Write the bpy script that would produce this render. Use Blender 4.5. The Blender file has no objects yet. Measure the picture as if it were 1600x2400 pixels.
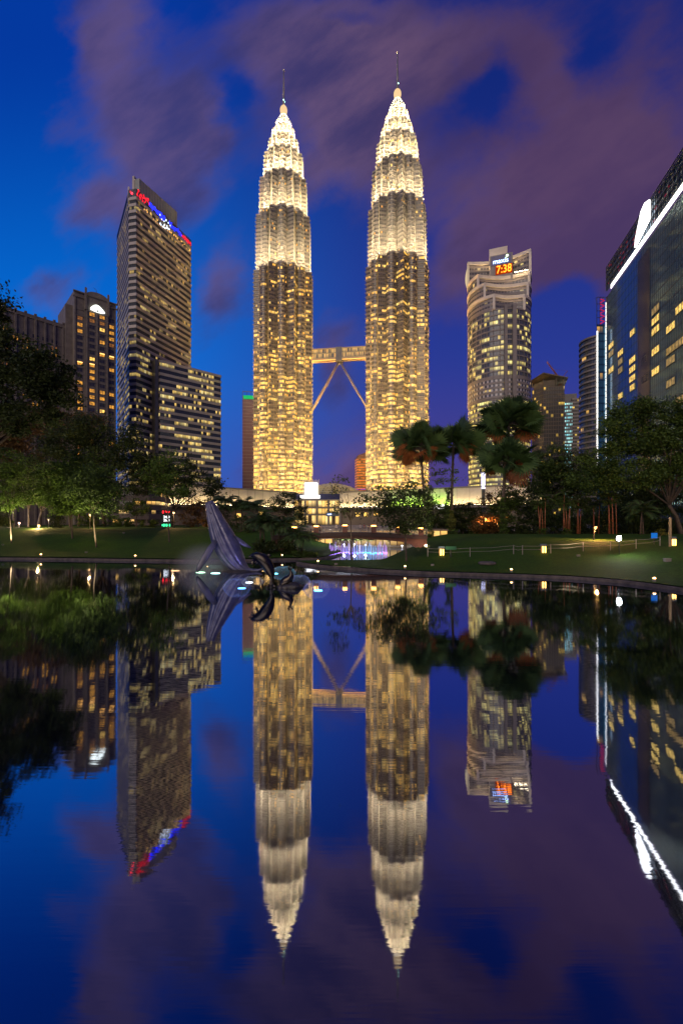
import bpy, math, random
import numpy as np
from mathutils import Vector, Matrix

sc = bpy.context.scene
COL = sc.collection
random.seed(11)
R = math.radians
PI = math.pi

# ------------------------------------------------------------------ camera
CAM_H, HOR, F = 7.0, 1218.0, 1000.0          # eye height over the lake, horizon row, focal length in photo pixels
cam_d = bpy.data.cameras.new("camera")
cam = bpy.data.objects.new("camera", cam_d)
COL.objects.link(cam)
cam.location = (0, 0, CAM_H)
cam.rotation_euler = (R(90), 0, 0)
cam_d.sensor_fit = 'HORIZONTAL'
cam_d.sensor_width = 36.0
cam_d.lens = 36.0 * F / 1600.0
cam_d.shift_y = (HOR - 1200.0) / 1600.0
cam_d.clip_start = 0.5
cam_d.clip_end = 6000
sc.camera = cam

sc.view_settings.view_transform = 'Standard'
sc.view_settings.look = 'None'
sc.view_settings.exposure = 0.0
sc.view_settings.gamma = 1.0
sc.cycles.max_bounces = 5
sc.cycles.diffuse_bounces = 2
sc.cycles.glossy_bounces = 3
sc.cycles.transmission_bounces = 2
sc.cycles.transparent_max_bounces = 10
sc.cycles.sample_clamp_indirect = 40.0
sc.cycles.sample_clamp_direct = 0.0
sc.cycles.caustics_reflective = False
sc.cycles.caustics_refractive = False
sc.cycles.use_denoising = True


def lin(r, g, b, a=1.0):
    f = lambda c: (c / 255.0) / 12.92 if c / 255.0 <= 0.04045 else ((c / 255.0 + 0.055) / 1.055) ** 2.4
    return (f(r), f(g), f(b), a)


# ------------------------------------------------------------------ node helper
class NT:
    def __init__(s, tree):
        s.t = tree
        s.t.nodes.clear()

    def n(s, kind, **kw):
        nd = s.t.nodes.new(kind)
        for k, v in kw.items():
            setattr(nd, k, v)
        return nd

    def link(s, a, b):
        s.t.links.new(a, b)

    def put(s, sock, v):
        if isinstance(v, bpy.types.NodeSocket):
            s.t.links.new(v, sock)
        else:
            sock.default_value = v

    def math(s, op, a, b=None, c=None, clamp=False):
        nd = s.n('ShaderNodeMath', operation=op, use_clamp=clamp)
        s.put(nd.inputs[0], a)
        if b is not None:
            s.put(nd.inputs[1], b)
        if c is not None:
            s.put(nd.inputs[2], c)
        return nd.outputs[0]

    def vmath(s, op, a, b=None):
        nd = s.n('ShaderNodeVectorMath', operation=op)
        s.put(nd.inputs[0], a)
        if b is not None:
            s.put(nd.inputs[1], b)
        return nd.outputs['Value'] if op in ('DOT_PRODUCT', 'LENGTH') else nd.outputs[0]

    def mix(s, f, a, b):
        nd = s.n('ShaderNodeMix', data_type='RGBA')
        s.put(nd.inputs[0], f)
        s.put(nd.inputs[6], a)
        s.put(nd.inputs[7], b)
        return nd.outputs[2]

    def sstep(s, v, lo, hi, a=0.0, b=1.0):
        nd = s.n('ShaderNodeMapRange', interpolation_type='SMOOTHSTEP')
        s.put(nd.inputs[0], v)
        for i, q in enumerate((lo, hi, a, b)):
            s.put(nd.inputs[i + 1], q)
        return nd.outputs[0]

    def noise(s, vec, scale, detail=3.0, rough=0.5, dim='3D'):
        nd = s.n('ShaderNodeTexNoise', noise_dimensions=dim)
        if vec is not None:
            s.link(vec, nd.inputs['Vector'])
        nd.inputs['Scale'].default_value = scale
        nd.inputs['Detail'].default_value = detail
        nd.inputs['Roughness'].default_value = rough
        return nd

    def xyz(s, x, y, z=0.0):
        nd = s.n('ShaderNodeCombineXYZ')
        for i, q in enumerate((x, y, z)):
            s.put(nd.inputs[i], q)
        return nd.outputs[0]

    def sep(s, v):
        nd = s.n('ShaderNodeSeparateXYZ')
        s.link(v, nd.inputs[0])
        return nd.outputs


# ------------------------------------------------------------------ dusk sky
world = bpy.data.worlds.new("World")
sc.world = world
world.use_nodes = True
W = NT(world.node_tree)
tc = W.n('ShaderNodeTexCoord')
dx, dy, dz = W.sep(tc.outputs['Generated'])
yy = W.math('MAXIMUM', W.math('ABSOLUTE', dy), 0.12)
u0 = W.math('DIVIDE', dx, yy)
v0 = W.math('DIVIDE', W.math('MAXIMUM', dz, 0.0), yy)
uv = W.xyz(u0, v0)
warp = W.noise(uv, 2.3, 6.0, 0.56)
wv = W.vmath('MULTIPLY', W.vmath('SUBTRACT', warp.outputs['Color'], (0.5, 0.5, 0.5)), (0.42, 0.42, 0))
uvw = W.vmath('ADD', uv, wv)
fine = W.noise(W.xyz(W.math('MULTIPLY', W.math('ADD', W.math('MULTIPLY', u0, 0.80), W.math('MULTIPLY', v0, 0.60)), 0.7), W.math('MULTIPLY', W.math('SUBTRACT', W.math('MULTIPLY', v0, 0.80), W.math('MULTIPLY', u0, 0.60)), 1.7), 2.0), 4.2, 6.0, 0.58).outputs[0]


def blob(disp, rad, amp):
    """one soft cloud bank: centre and size in the photograph's angles"""
    a, b = (disp[0] * 1.0204 - 800) / 1000, (HOR - disp[1] * 1.0204) / 1000
    q = W.vmath('MULTIPLY', W.vmath('SUBTRACT', uvw, (a, b, 0)), (1000 / rad[0], 1000 / rad[1], 0))
    return W.math('MULTIPLY', W.math('POWER', 2.718, W.math('MULTIPLY', W.vmath('DOT_PRODUCT', q, q), -1.0)), amp)


total = W.math('MULTIPLY', W.math('SUBTRACT', fine, 0.5), 1.25)
for d, r, a in [((370, 330), (150, 170), 1.0), ((210, 500), (120, 90), 0.75), ((270, 60), (120, 160), 0.9),
                ((130, 260), (80, 70), 0.4),
                ((700, 130), (210, 220), 0.85), ((1010, 90), (300, 140), 0.8), ((1400, 240), (230, 240), 0.7),
                ((1230, 430), (330, 130), 0.85), ((800, 340), (130, 130), 0.7), ((1500, 480), (220, 240), 0.6),
                ((510, 660), (70, 120), 0.75), ((1060, 640), (100, 150), 0.6), ((110, 690), (70, 40), 0.55),
                ((770, 820), (70, 90), 0.6), ((790, 1080), (200, 110), 0.8), ((1250, 620), (180, 80), 0.6),
                ((1110, 190), (95, 90), -0.75), ((800, 40), (110, 35), -0.45), ((770, 560), (80, 110), -0.5),
                ((515, 260), (40, 120), -0.4), ((1380, 90), (60, 90), -0.4), ((1260, 740), (80, 90), -0.5),
                ((1010, 880), (80, 90), -0.4), ((90, 60), (120, 140), -0.6), ((560, 930), (110, 120), -0.3)]:
    total = W.math('ADD', total, blob(d, r, a))
mask = W.sstep(total, 0.08, 0.85)
# clear sky: deep blue, brighter and cyan to the low left, indigo to the right
hi = W.sstep(v0, 0.15, 1.15)
left = W.sstep(u0, -0.62, 0.25)
blue = W.mix(hi, W.mix(left, lin(2, 116, 222), lin(42, 58, 150)), W.mix(left, lin(2, 56, 158), lin(16, 38, 118)))
blue = W.mix(W.sstep(v0, 0.42, 0.0, 0.0, 0.9), blue, W.mix(left, lin(40, 92, 190), lin(78, 62, 132)))
cl = W.mix(W.sstep(fine, 0.3, 0.7), lin(110, 84, 112), lin(64, 54, 96))
cl = W.mix(W.sstep(u0, -0.5, 0.25), W.mix(0.25, cl, lin(52, 70, 146)), cl)
cl = W.mix(W.sstep(u0, 0.0, 0.5, 0, 0.7), cl, lin(82, 56, 88))
cl = W.mix(W.sstep(v0, 0.25, 0.0, 0, 0.6), cl, lin(96, 62, 122))
skyc = W.mix(W.math('MULTIPLY', mask, 0.88), blue, cl)
bg = W.n('ShaderNodeBackground')
W.link(skyc, bg.inputs[0])
bg.inputs[1].default_value = 1.0
# a whisper of the physical evening sky over the colour field
sky = W.n('ShaderNodeTexSky', sky_type='NISHITA')
sky.sun_disc = False
sky.sun_elevation = R(24)
sky.sun_rotation = R(200)
bg2 = W.n('ShaderNodeBackground')
W.link(sky.outputs[0], bg2.inputs[0])
bg2.inputs[1].default_value = 0.0008
add = W.n('ShaderNodeAddShader')
W.link(bg.outputs[0], add.inputs[0])
W.link(bg2.outputs[0], add.inputs[1])
wo = W.n('ShaderNodeOutputWorld')
W.link(add.outputs[0], wo.inputs[0])

# last warm glow of the city from behind the camera
sun_d = bpy.data.lights.new("sun", 'SUN')
sun_d.energy = 1.6
sun_d.angle = R(50)
sun_d.color = (1.0, 0.80, 0.58)
sun = bpy.data.objects.new("sun", sun_d)
COL.objects.link(sun)
sun.rotation_euler = (R(66), 0, R(-20))
sun.location = (0, -50, 60)


# ------------------------------------------------------------------ placing helpers
def X(px, D):
    return (px - 800.0) / F * D


def Z(py, D):
    return CAM_H + (HOR - py) / F * D


def P(px, py, D):
    return Vector((X(px, D), D, Z(py, D)))


def sm(t):
    t = max(0.0, min(1.0, t))
    return t * t * (3 - 2 * t)


def interp(x, tab):
    if x <= tab[0][0]:
        return tab[0][1]
    for (a, b), (c, d) in zip(tab, tab[1:]):
        if x <= c:
            return b + (d - b) * (x - a) / (c - a)
    return tab[-1][1]


def wl(py):                                       # distance of a point on the water line
    return CAM_H * F / (py - HOR)


K = CAM_H / 8.0                                   # size of the near scene
BANK_L = [(-500, 84 * K), (0, wl(1311)), (100, wl(1312)), (300, wl(1315)), (480, wl(1317)), (600, wl(1315)), (700, wl(1312.5)),
          (750, wl(1312)), (775, 90 * K), (800, 98 * K)]
BANK_R = [(697, wl(1322)), (720, wl(1326)), (800, wl(1335)), (900, wl(1341)), (1000, wl(1346)), (1200, wl(1352)),
          (1330, wl(1357)), (1460, wl(1367)), (1600, wl(1386)), (1800, 42 * K), (2100, 38 * K)]
CHAN_R = [(697, wl(1321)), (730, 77.5 * K), (790, 77.5 * K), (853, 77.5 * K), (897, 79 * K), (925, 85 * K), (951, 93 * K), (983, 102 * K), (1000, 170)]


def zl(px, D):
    db = interp(px, BANK_L)
    return 0.5 + 4.3 * (1 - 0.85 * sm((px - 670) / 90)) * sm((D - db) / (119 * K - db)) + 0.16 * math.sin(px * 0.021 + D * 0.17) * sm((D - db) / 8)


def zr(px, D):
    db = interp(px, BANK_R)
    side = sm((px - 890) / 230.0)
    z = 0.45 + (0.4 + 2.6 * side) * sm((D - db) / (26 * K)) + 0.8 * side * sm((D - 84 * K) / 40)
    z = min(z, CAM_H - 0.034 * D) if D > 70 else z
    return z + 0.07 * math.sin(px * 0.017 + D * 0.21) * sm((D - db) / 6)


def ground(px, py, side):
    """point of the lawn seen at that place of the photograph"""
    fz, tab = (zl, BANK_L) if side == 'L' else (zr, BANK_R)
    d = interp(px, tab) + 0.3
    while d < 165:
        if HOR + (CAM_H - fz(px, d)) / d * F <= py:
            break
        d += 0.1
    return Vector((X(px, d), d, fz(px, d)))


# ------------------------------------------------------------------ mesh builder
class MB:
    def __init__(s):
        s.v, s.f, s.u, s.m = [], [], [], []

    def quad(s, a, b, c, d, uv=None, mi=0):
        i = len(s.v)
        s.v += [tuple(a), tuple(b), tuple(c), tuple(d)]
        s.f.append((i, i + 1, i + 2, i + 3))
        s.u.append(uv or ((0, 0), (1, 0), (1, 1), (0, 1)))
        s.m.append(mi)

    def poly(s, pts, mi=0):
        pts = list(pts)
        i = len(s.v)
        s.v += [tuple(p) for p in pts]
        s.f.append(tuple(range(i, i + len(pts))))
        s.u.append(tuple((0, 0) for _ in pts))
        s.m.append(mi)

    def box(s, x0, x1, y0, y1, z0, z1, mi=0):
        p = [(x0, y0, z0), (x1, y0, z0), (x1, y1, z0), (x0, y1, z0), (x0, y0, z1), (x1, y0, z1), (x1, y1, z1), (x0, y1, z1)]
        for a, b, c, d in ((0, 1, 5, 4), (1, 2, 6, 5), (2, 3, 7, 6), (3, 0, 4, 7), (4, 5, 6, 7), (3, 2, 1, 0)):
            s.quad(p[a], p[b], p[c], p[d], mi=mi)

    def prism(s, out, z0, z1, mi=0, top=True):
        n = len(out)
        for i in range(n):
            a, b = out[i], out[(i + 1) % n]
            s.quad((a[0], a[1], z0), (b[0], b[1], z0), (b[0], b[1], z1), (a[0], a[1], z1), mi=mi)
        if top:
            s.poly([(p[0], p[1], z1) for p in out], mi)
        s.poly([(p[0], p[1], z0) for p in reversed(out)], mi)

    def tube(s, pts, rad, n=6, mi=0, cap=True):
        pts = [Vector(p) for p in pts]
        rings = []
        for i, p in enumerate(pts):
            d = (pts[min(i + 1, len(pts) - 1)] - pts[max(i - 1, 0)])
            d = d.normalized() if d.length > 1e-9 else Vector((0, 0, 1))
            ref = Vector((0, 0, 1)) if abs(d.z) < 0.9 else Vector((0, 1, 0))
            a = d.cross(ref).normalized()
            b = d.cross(a).normalized()
            r = rad[i] if isinstance(rad, (list, tuple)) else rad
            i0 = len(s.v)
            for k in range(n):
                t = 2 * PI * k / n
                s.v.append(tuple(p + (a * math.cos(t) + b * math.sin(t)) * r))
            rings.append(i0)
        for i0, i1 in zip(rings, rings[1:]):
            for k in range(n):
                k2 = (k + 1) % n
                s.f.append((i0 + k2, i0 + k, i1 + k, i1 + k2))
                s.u.append(((0, 0),) * 4)
                s.m.append(mi)
        if cap:
            for i0, rev in ((rings[0], False), (rings[-1], True)):
                idx = [i0 + k for k in range(n)]
                s.f.append(tuple(reversed(idx)) if rev else tuple(idx))
                s.u.append(tuple((0, 0) for _ in idx))
                s.m.append(mi)

    def ball(s, c, rx, ry=None, rz=None, nu=12, nv=8, mi=0, v0=-1.0, v1=1.0):
        ry = rx if ry is None else ry
        rz = rx if rz is None else rz
        rows = []
        for j in range(nv + 1):
            ph = (v0 + (v1 - v0) * j / nv) * PI / 2
            rows.append(len(s.v))
            for k in range(nu):
                th = 2 * PI * k / nu
                s.v.append((c[0] + rx * math.cos(ph) * math.cos(th), c[1] + ry * math.cos(ph) * math.sin(th), c[2] + rz * math.sin(ph)))
        for j in range(nv):
            for k in range(nu):
                k2 = (k + 1) % nu
                s.f.append((rows[j] + k, rows[j] + k2, rows[j + 1] + k2, rows[j + 1] + k))
                s.u.append(((k / nu, j / nv), ((k + 1) / nu, j / nv), ((k + 1) / nu, (j + 1) / nv), (k / nu, (j + 1) / nv)))
                s.m.append(mi)

    def build(s, name, mats, parent=None, smooth=False):
        me = bpy.data.meshes.new(name)
        me.from_pydata(s.v, [], s.f)
        lay = me.uv_layers.new(name="UVMap")
        flat = [q for fu in s.u for p in fu for q in p]
        if len(flat) == 2 * len(me.loops):
            lay.data.foreach_set("uv", flat)
        for m in (mats if isinstance(mats, (list, tuple)) else [mats]):
            me.materials.append(m)
        me.polygons.foreach_set("material_index", s.m)
        if smooth:
            me.polygons.foreach_set("use_smooth", [True] * len(me.polygons))
        me.update()
        o = bpy.data.objects.new(name, me)
        COL.objects.link(o)
        if parent:
            o.parent = parent
        return o


def np_mesh(name, verts, nper, mat, uvs, parent=None, smooth=False):
    """many equal faces of nper corners each"""
    me = bpy.data.meshes.new(name)
    nv = len(verts)
    nf = nv // nper
    me.vertices.add(nv)
    me.vertices.foreach_set("co", verts.astype(np.float32).ravel())
    me.loops.add(nv)
    me.loops.foreach_set("vertex_index", np.arange(nv, dtype=np.int32))
    me.polygons.add(nf)
    me.polygons.foreach_set("loop_start", np.arange(0, nv, nper, dtype=np.int32))
    lay = me.uv_layers.new(name="UVMap")
    lay.data.foreach_set("uv", uvs.astype(np.float32).ravel())
    me.materials.append(mat)
    me.update(calc_edges=True)
    o = bpy.data.objects.new(name, me)
    COL.objects.link(o)
    if parent:
        o.parent = parent
    return o


def tag(o, label, cat, group=None):
    o['label'] = label
    o['category'] = cat
    if group:
        o['group'] = group
    return o


def thing(name, label, cat, loc=(0, 0, 0), rz=0.0, group=None):
    o = bpy.data.objects.new(name, None)
    COL.objects.link(o)
    o.location = loc
    o.rotation_euler = (0, 0, rz)
    o.empty_display_size = 0.5
    return tag(o, label, cat, group)


def struct(o):
    o['kind'] = 'structure'
    return o


def copy_tree(o, parent=None):
    c = o.copy()
    COL.objects.link(c)
    c.parent = parent
    for ch in list(o.children):
        copy_tree(ch, c)
    return c


def text_mesh(name, txt, size, mat, parent, loc, rot=(R(90), 0, 0), depth=0.05, sx=1.0):
    cu = bpy.data.curves.new(name, 'FONT')
    cu.body = txt
    cu.size = size
    cu.extrude = depth
    cu.align_x = 'CENTER'
    cu.align_y = 'CENTER'
    tmp = bpy.data.objects.new(name + "_tmp", cu)
    COL.objects.link(tmp)
    dg = bpy.context.evaluated_depsgraph_get()
    me = bpy.data.meshes.new_from_object(tmp.evaluated_get(dg))
    bpy.data.objects.remove(tmp)
    bpy.data.curves.remove(cu)
    me.materials.clear()
    me.materials.append(mat)
    o = bpy.data.objects.new(name, me)
    COL.objects.link(o)
    o.parent = parent
    o.location = loc
    o.rotation_euler = rot
    o.scale = (sx, 1, 1)
    return o


# ------------------------------------------------------------------ materials
def mat_new(name):
    m = bpy.data.materials.new(name)
    m.use_nodes = True
    T = NT(m.node_tree)
    out = T.n('ShaderNodeOutputMaterial')
    b = T.n('ShaderNodeBsdfPrincipled')
    T.link(b.outputs[0], out.inputs[0])
    return m, T, b, out


def surf(name, c1, c2=None, scale=1.0, rough=0.6, metal=0.0, bump=0.0, bscale=None, coord='Object', spec=0.5):
    """plain surface whose colour wanders between two tones, with a fine relief"""
    m, T, b, out = mat_new(name)
    co = T.n('ShaderNodeTexCoord').outputs[coord]
    nz = T.noise(co, scale, 5.0, 0.6).outputs[0]
    c2 = c2 or tuple(x * 0.75 for x in c1[:3])
    T.link(T.mix(T.sstep(nz, 0.32, 0.68), (*c1[:3], 1), (*c2[:3], 1)), b.inputs['Base Color'])
    b.inputs['Roughness'].default_value = rough
    b.inputs['Metallic'].default_value = metal
    b.inputs['Specular IOR Level'].default_value = spec
    if bump:
        bp = T.n('ShaderNodeBump')
        bp.inputs['Strength'].default_value = bump
        bp.inputs['Distance'].default_value = 0.1
        T.link(T.noise(co, bscale or scale * 6, 4.0).outputs[0], bp.inputs['Height'])
        T.link(bp.outputs[0], b.inputs['Normal'])
    return m


def lamp_mat(name, col, strength, oneside=False):
    m = bpy.data.materials.new(name)
    m.use_nodes = True
    T = NT(m.node_tree)
    out = T.n('ShaderNodeOutputMaterial')
    e = T.n('ShaderNodeEmission')
    e.inputs[0].default_value = (*col[:3], 1)
    e.inputs[1].default_value = strength
    if oneside:
        T.link(T.math('MULTIPLY', T.math('SUBTRACT', 1.0, T.n('ShaderNodeNewGeometry').outputs['Backfacing']), strength), e.inputs[1])
    T.link(e.outputs[0], out.inputs[0])
    return m


def win_mat(name, glass, lit_a, lit_b, frac, cw, strength, seed=0.0, run=4.0, mull=0.09, mullc=(0.12, 0.11, 0.10), rough=0.12,
            grad=None, vary=0.75, runw=0.45, spec=0.5, metal=0.0):
    """ribbon glazing: UV u = metres along the facade, v = storey number + height in the pane; rooms lit at random"""
    m, T, b, out = mat_new(name)
    uvn = T.n('ShaderNodeUVMap').outputs[0]
    u, v, _ = T.sep(uvn)
    loc = T.n('ShaderNodeObjectInfo').outputs['Location']
    su = T.math('FLOOR', T.math('DIVIDE', u, cw))
    sr = T.math('FLOOR', T.math('DIVIDE', u, cw * run))
    fl = T.math('FLOOR', v)
    w1 = T.n('ShaderNodeTexWhiteNoise', noise_dimensions='4D')
    w1.inputs['W'].default_value = seed
    T.link(T.vmath('ADD', T.xyz(su, fl, 0.5), loc), w1.inputs['Vector'])
    w2 = T.n('ShaderNodeTexWhiteNoise', noise_dimensions='4D')
    w2.inputs['W'].default_value = seed + 7.3
    T.link(T.vmath('ADD', T.xyz(sr, fl, 3.5), loc), w2.inputs['Vector'])
    r1, r2 = w1.outputs['Value'], w2.outputs['Value']
    rr = T.math('ADD', T.math('MULTIPLY', r1, 1 - runw), T.math('MULTIPLY', r2, runw))
    thr = frac
    if grad:                                       # lit share changes from storey to storey
        z0, z1, f0, f1 = grad
        mr = T.n('ShaderNodeMapRange')
        T.link(fl, mr.inputs[0])
        for i, q in enumerate((z0, z1, f0, f1)):
            mr.inputs[i + 1].default_value = q
        thr = mr.outputs[0]
    lit = T.math('LESS_THAN', rr, thr)
    fu = T.math('FRACT', T.math('DIVIDE', u, cw))
    mu = T.math('GREATER_THAN', fu, mull)
    r3 = T.sep(w1.outputs['Color'])
    t = T.math('FRACT', v)
    # a lit room: bright ceiling, darker sill, some blinds half drawn
    room = T.sstep(t, -0.2, T.math('ADD', 0.25, T.math('MULTIPLY', r3[1], 0.9)))
    st = T.math('MULTIPLY', T.math('MULTIPLY', lit, mu), T.math('ADD', 1 - vary, T.math('MULTIPLY', r3[2], vary)))
    st = T.math('MULTIPLY', T.math('MULTIPLY', st, room), strength)
    T.link(T.mix(mu, (*mullc, 1), (*glass, 1)), b.inputs['Base Color'])
    T.link(T.mix(r3[0], lit_a, lit_b), b.inputs['Emission Color'])
    T.link(st, b.inputs['Emission Strength'])
    b.inputs['Roughness'].default_value = rough
    b.inputs['Specular IOR Level'].default_value = spec
    b.inputs['Metallic'].default_value = metal
    return m


def leaf_mat(name, dark, light, trans=0.25):
    m, T, b, out = mat_new(name)
    u, v, _ = T.sep(T.n('ShaderNodeUVMap').outputs[0])
    k = T.math('ADD', T.math('MULTIPLY', u, 0.4), T.math('MULTIPLY', v, 0.6))
    c = T.mix(k, (*dark, 1), (*light, 1))
    T.link(c, b.inputs['Base Color'])
    b.inputs['Roughness'].default_value = 0.55
    b.inputs['Specular IOR Level'].default_value = 0.25
    tr = T.n('ShaderNodeBsdfTranslucent')
    T.link(c, tr.inputs[0])
    mx = T.n('ShaderNodeMixShader')
    mx.inputs[0].default_value = trans
    T.link(b.outputs[0], mx.inputs[1])
    T.link(tr.outputs[0], mx.inputs[2])
    T.link(mx.outputs[0], out.inputs[0])
    return m


M = {}
M['steel'] = surf('stainless_steel', (0.24, 0.215, 0.19), (0.18, 0.165, 0.145), 0.3, 0.38, 0.25)
M['darksteel'] = surf('dark_steel', (0.08, 0.08, 0.085), None, 2, 0.45, 0.6)
M['stone'] = surf('hotel_stone', (0.18, 0.15, 0.12), (0.125, 0.105, 0.085), 0.4, 0.8, bump=0.2)
M['stonedk'] = surf('hotel_stone_dark', (0.12, 0.10, 0.09), None, 0.4, 0.8)
M['span'] = surf('spandrel_panel', (0.41, 0.35, 0.27), (0.34, 0.29, 0.22), 0.15, 0.5)
M['spandk'] = surf('dark_banded_metal', (0.10, 0.095, 0.09), None, 0.3, 0.4)
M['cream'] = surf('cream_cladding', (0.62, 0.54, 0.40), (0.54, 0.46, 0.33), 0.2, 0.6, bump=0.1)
M['palegrey'] = surf('pale_cladding', (0.23, 0.195, 0.155), (0.18, 0.15, 0.12), 0.2, 0.55)
M['concrete'] = surf('concrete', (0.26, 0.24, 0.21), (0.18, 0.165, 0.15), 0.6, 0.85, bump=0.3)
M['kerb'] = surf('kerb_stone', (0.12, 0.095, 0.08), (0.055, 0.045, 0.04), 1.2, 0.8, bump=0.6)
M['bridge'] = surf('bridge_red_concrete', (0.20, 0.085, 0.055), (0.13, 0.055, 0.036), 0.9, 0.75, bump=0.3)
M['bridgedk'] = surf('bridge_dark_beam', (0.06, 0.03, 0.022), None, 0.9, 0.7)
M['rail'] = surf('painted_rail', (0.42, 0.36, 0.30), None, 2, 0.5, 0.2)
M['bark'] = surf('bark', (0.10, 0.07, 0.045), (0.05, 0.036, 0.024), 3, 0.9, bump=0.7, bscale=9)
M['barkpale'] = surf('pale_bark', (0.34, 0.30, 0.24), (0.18, 0.15, 0.12), 2, 0.85, bump=0.5, bscale=9)
M['redstem'] = surf('red_stem', (0.33, 0.10, 0.035), (0.18, 0.06, 0.02), 1.5, 0.6)
M['blackmetal'] = surf('black_metal', (0.03, 0.03, 0.032), None, 4, 0.5, 0.4)
M['bronze'] = surf('dark_bronze', (0.075, 0.060, 0.045), (0.035, 0.032, 0.03), 1.4, 0.24, 0.85, bump=0.15)
M['rock'] = surf('wet_rock', (0.06, 0.05, 0.04), (0.025, 0.022, 0.02), 1.8, 0.45, bump=0.9, bscale=4)
M['timber'] = surf('timber', (0.30, 0.20, 0.10), (0.18, 0.12, 0.06), 3, 0.7)
M['white'] = surf('white_paint', (0.75, 0.73, 0.68), None, 2, 0.5)

# ================================================================== water and ground
def water_mat():
    m = bpy.data.materials.new("lake_water")
    m.use_nodes = True
    T = NT(m.node_tree)
    out = T.n('ShaderNodeOutputMaterial')
    co = T.n('ShaderNodeTexCoord').outputs['Object']
    sx, sy, _ = T.sep(co)
    v = T.xyz(T.math('MULTIPLY', sx, 0.35), T.math('MULTIPLY', sy, 4.5), 0)
    a = T.noise(v, 1.0, 3.0, 0.55).outputs[0]
    b = T.noise(T.xyz(T.math('MULTIPLY', sx, 0.25), T.math('MULTIPLY', sy, 0.6), 3), 0.6, 2.0).outputs[0]
    h = T.math('ADD', T.math('MULTIPLY', a, 0.35), b)
    bp = T.n('ShaderNodeBump')
    bp.inputs['Strength'].default_value = 0.16
    bp.inputs['Distance'].default_value = 0.02
    T.link(h, bp.inputs['Height'])
    g = T.n('ShaderNodeBsdfAnisotropic')
    g.distribution = 'GGX'
    g.inputs['Color'].default_value = (0.80, 0.85, 1.0, 1)
    T.link(T.sstep(T.noise(T.xyz(T.math('MULTIPLY', sx, 0.05), T.math('MULTIPLY', sy, 0.16), 7), 1.0, 3.0).outputs[0], 0.35, 0.7, 0.016, 0.042), g.inputs['Roughness'])
    T.link(bp.outputs[0], g.inputs['Normal'])
    d = T.n('ShaderNodeBsdfDiffuse')
    d.inputs[0].default_value = (0.002, 0.004, 0.010, 1)
    lw = T.n('ShaderNodeLayerWeight')
    lw.inputs[0].default_value = 0.5
    cr = T.n('ShaderNodeValToRGB')
    el = cr.color_ramp.elements
    el[0].position, el[0].color = 0.20, (0.20,) * 3 + (1,)
    el[1].position, el[1].color = 0.86, (0.80,) * 3 + (1,)
    e = el.new(0.5)
    e.color = (0.54,) * 3 + (1,)
    T.link(lw.outputs['Facing'], cr.inputs[0])
    mx = T.n('ShaderNodeMixShader')
    T.link(cr.outputs[0], mx.inputs[0])
    T.link(d.outputs[0], mx.inputs[1])
    T.link(g.outputs[0], mx.inputs[2])
    T.link(mx.outputs[0], out.inputs[0])
    return m


M['water'] = water_mat()
b = MB()
b.quad((-420, -40, 0), (420, -40, 0), (420, 149, 0), (-420, 149, 0))
struct(b.build('lake', M['water']))


def grass_mat():
    m, T, b, out = mat_new("mown_grass")
    co = T.n('ShaderNodeTexCoord').outputs['Object']
    n1 = T.noise(co, 0.16, 5.0, 0.6).outputs[0]
    n2 = T.noise(co, 3.0, 4.0, 0.7).outputs[0]
    c = T.mix(T.sstep(n1, 0.35, 0.65), (0.046, 0.098, 0.008, 1), (0.028, 0.074, 0.009, 1))
    c = T.mix(T.sstep(n2, 0.35, 0.75, 0, 0.75), c, (0.016, 0.030, 0.006, 1))
    c = T.mix(T.sstep(T.noise(co, 0.5, 3).outputs[0], 0.64, 0.78, 0, 0.35), c, (0.07, 0.075, 0.02, 1))
    T.link(c, b.inputs['Base Color'])
    b.inputs['Roughness'].default_value = 0.9
    b.inputs['Specular IOR Level'].default_value = 0.1
    bp = T.n('ShaderNodeBump')
    bp.inputs['Strength'].default_value = 0.7
    bp.inputs['Distance'].default_value = 0.08
    T.link(T.noise(co, 5.0, 5.0, 0.75).outputs[0], bp.inputs['Height'])
    T.link(bp.outputs[0], b.inputs['Normal'])
    return m


M['grass'] = grass_mat()


def lawn(name, pxs, near, far, zf):
    n, mrows = len(pxs), 46
    vs, fs = [], []
    for px in pxs:
        d0, d1 = near(px), far(px)
        for j in range(mrows):
            t = (j / (mrows - 1)) ** 1.5
            d = d0 + (d1 - d0) * t
            vs.append((X(px, d), d, zf(px, d)))
    for i in range(n - 1):
        for j in range(mrows - 1):
            a = i * mrows + j
            fs.append((a, a + mrows, a + mrows + 1, a + 1))
    me = bpy.data.meshes.new(name)
    me.from_pydata(vs, [], fs)
    me.materials.append(M['grass'])
    me.polygons.foreach_set("use_smooth", [True] * len(fs))
    o = bpy.data.objects.new(name, me)
    COL.objects.link(o)
    return struct(o)


def frange(a, b, s):
    return [a + s * i for i in range(int(round((b - a) / s)) + 1)]


lawn('lawn_left', frange(-500, 800, 20), lambda p: interp(p, BANK_L), lambda p: 172 if p < 745 else max(interp(p, BANK_L) + 0.5, 172 - (p - 745) * 1.7), zl)
lawn('lawn_right', frange(697, 2097, 14), lambda p: interp(p, BANK_R), lambda p: max(interp(p, CHAN_R) if p < 1000 else 170, interp(p, BANK_R) + 0.4), zr)


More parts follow.
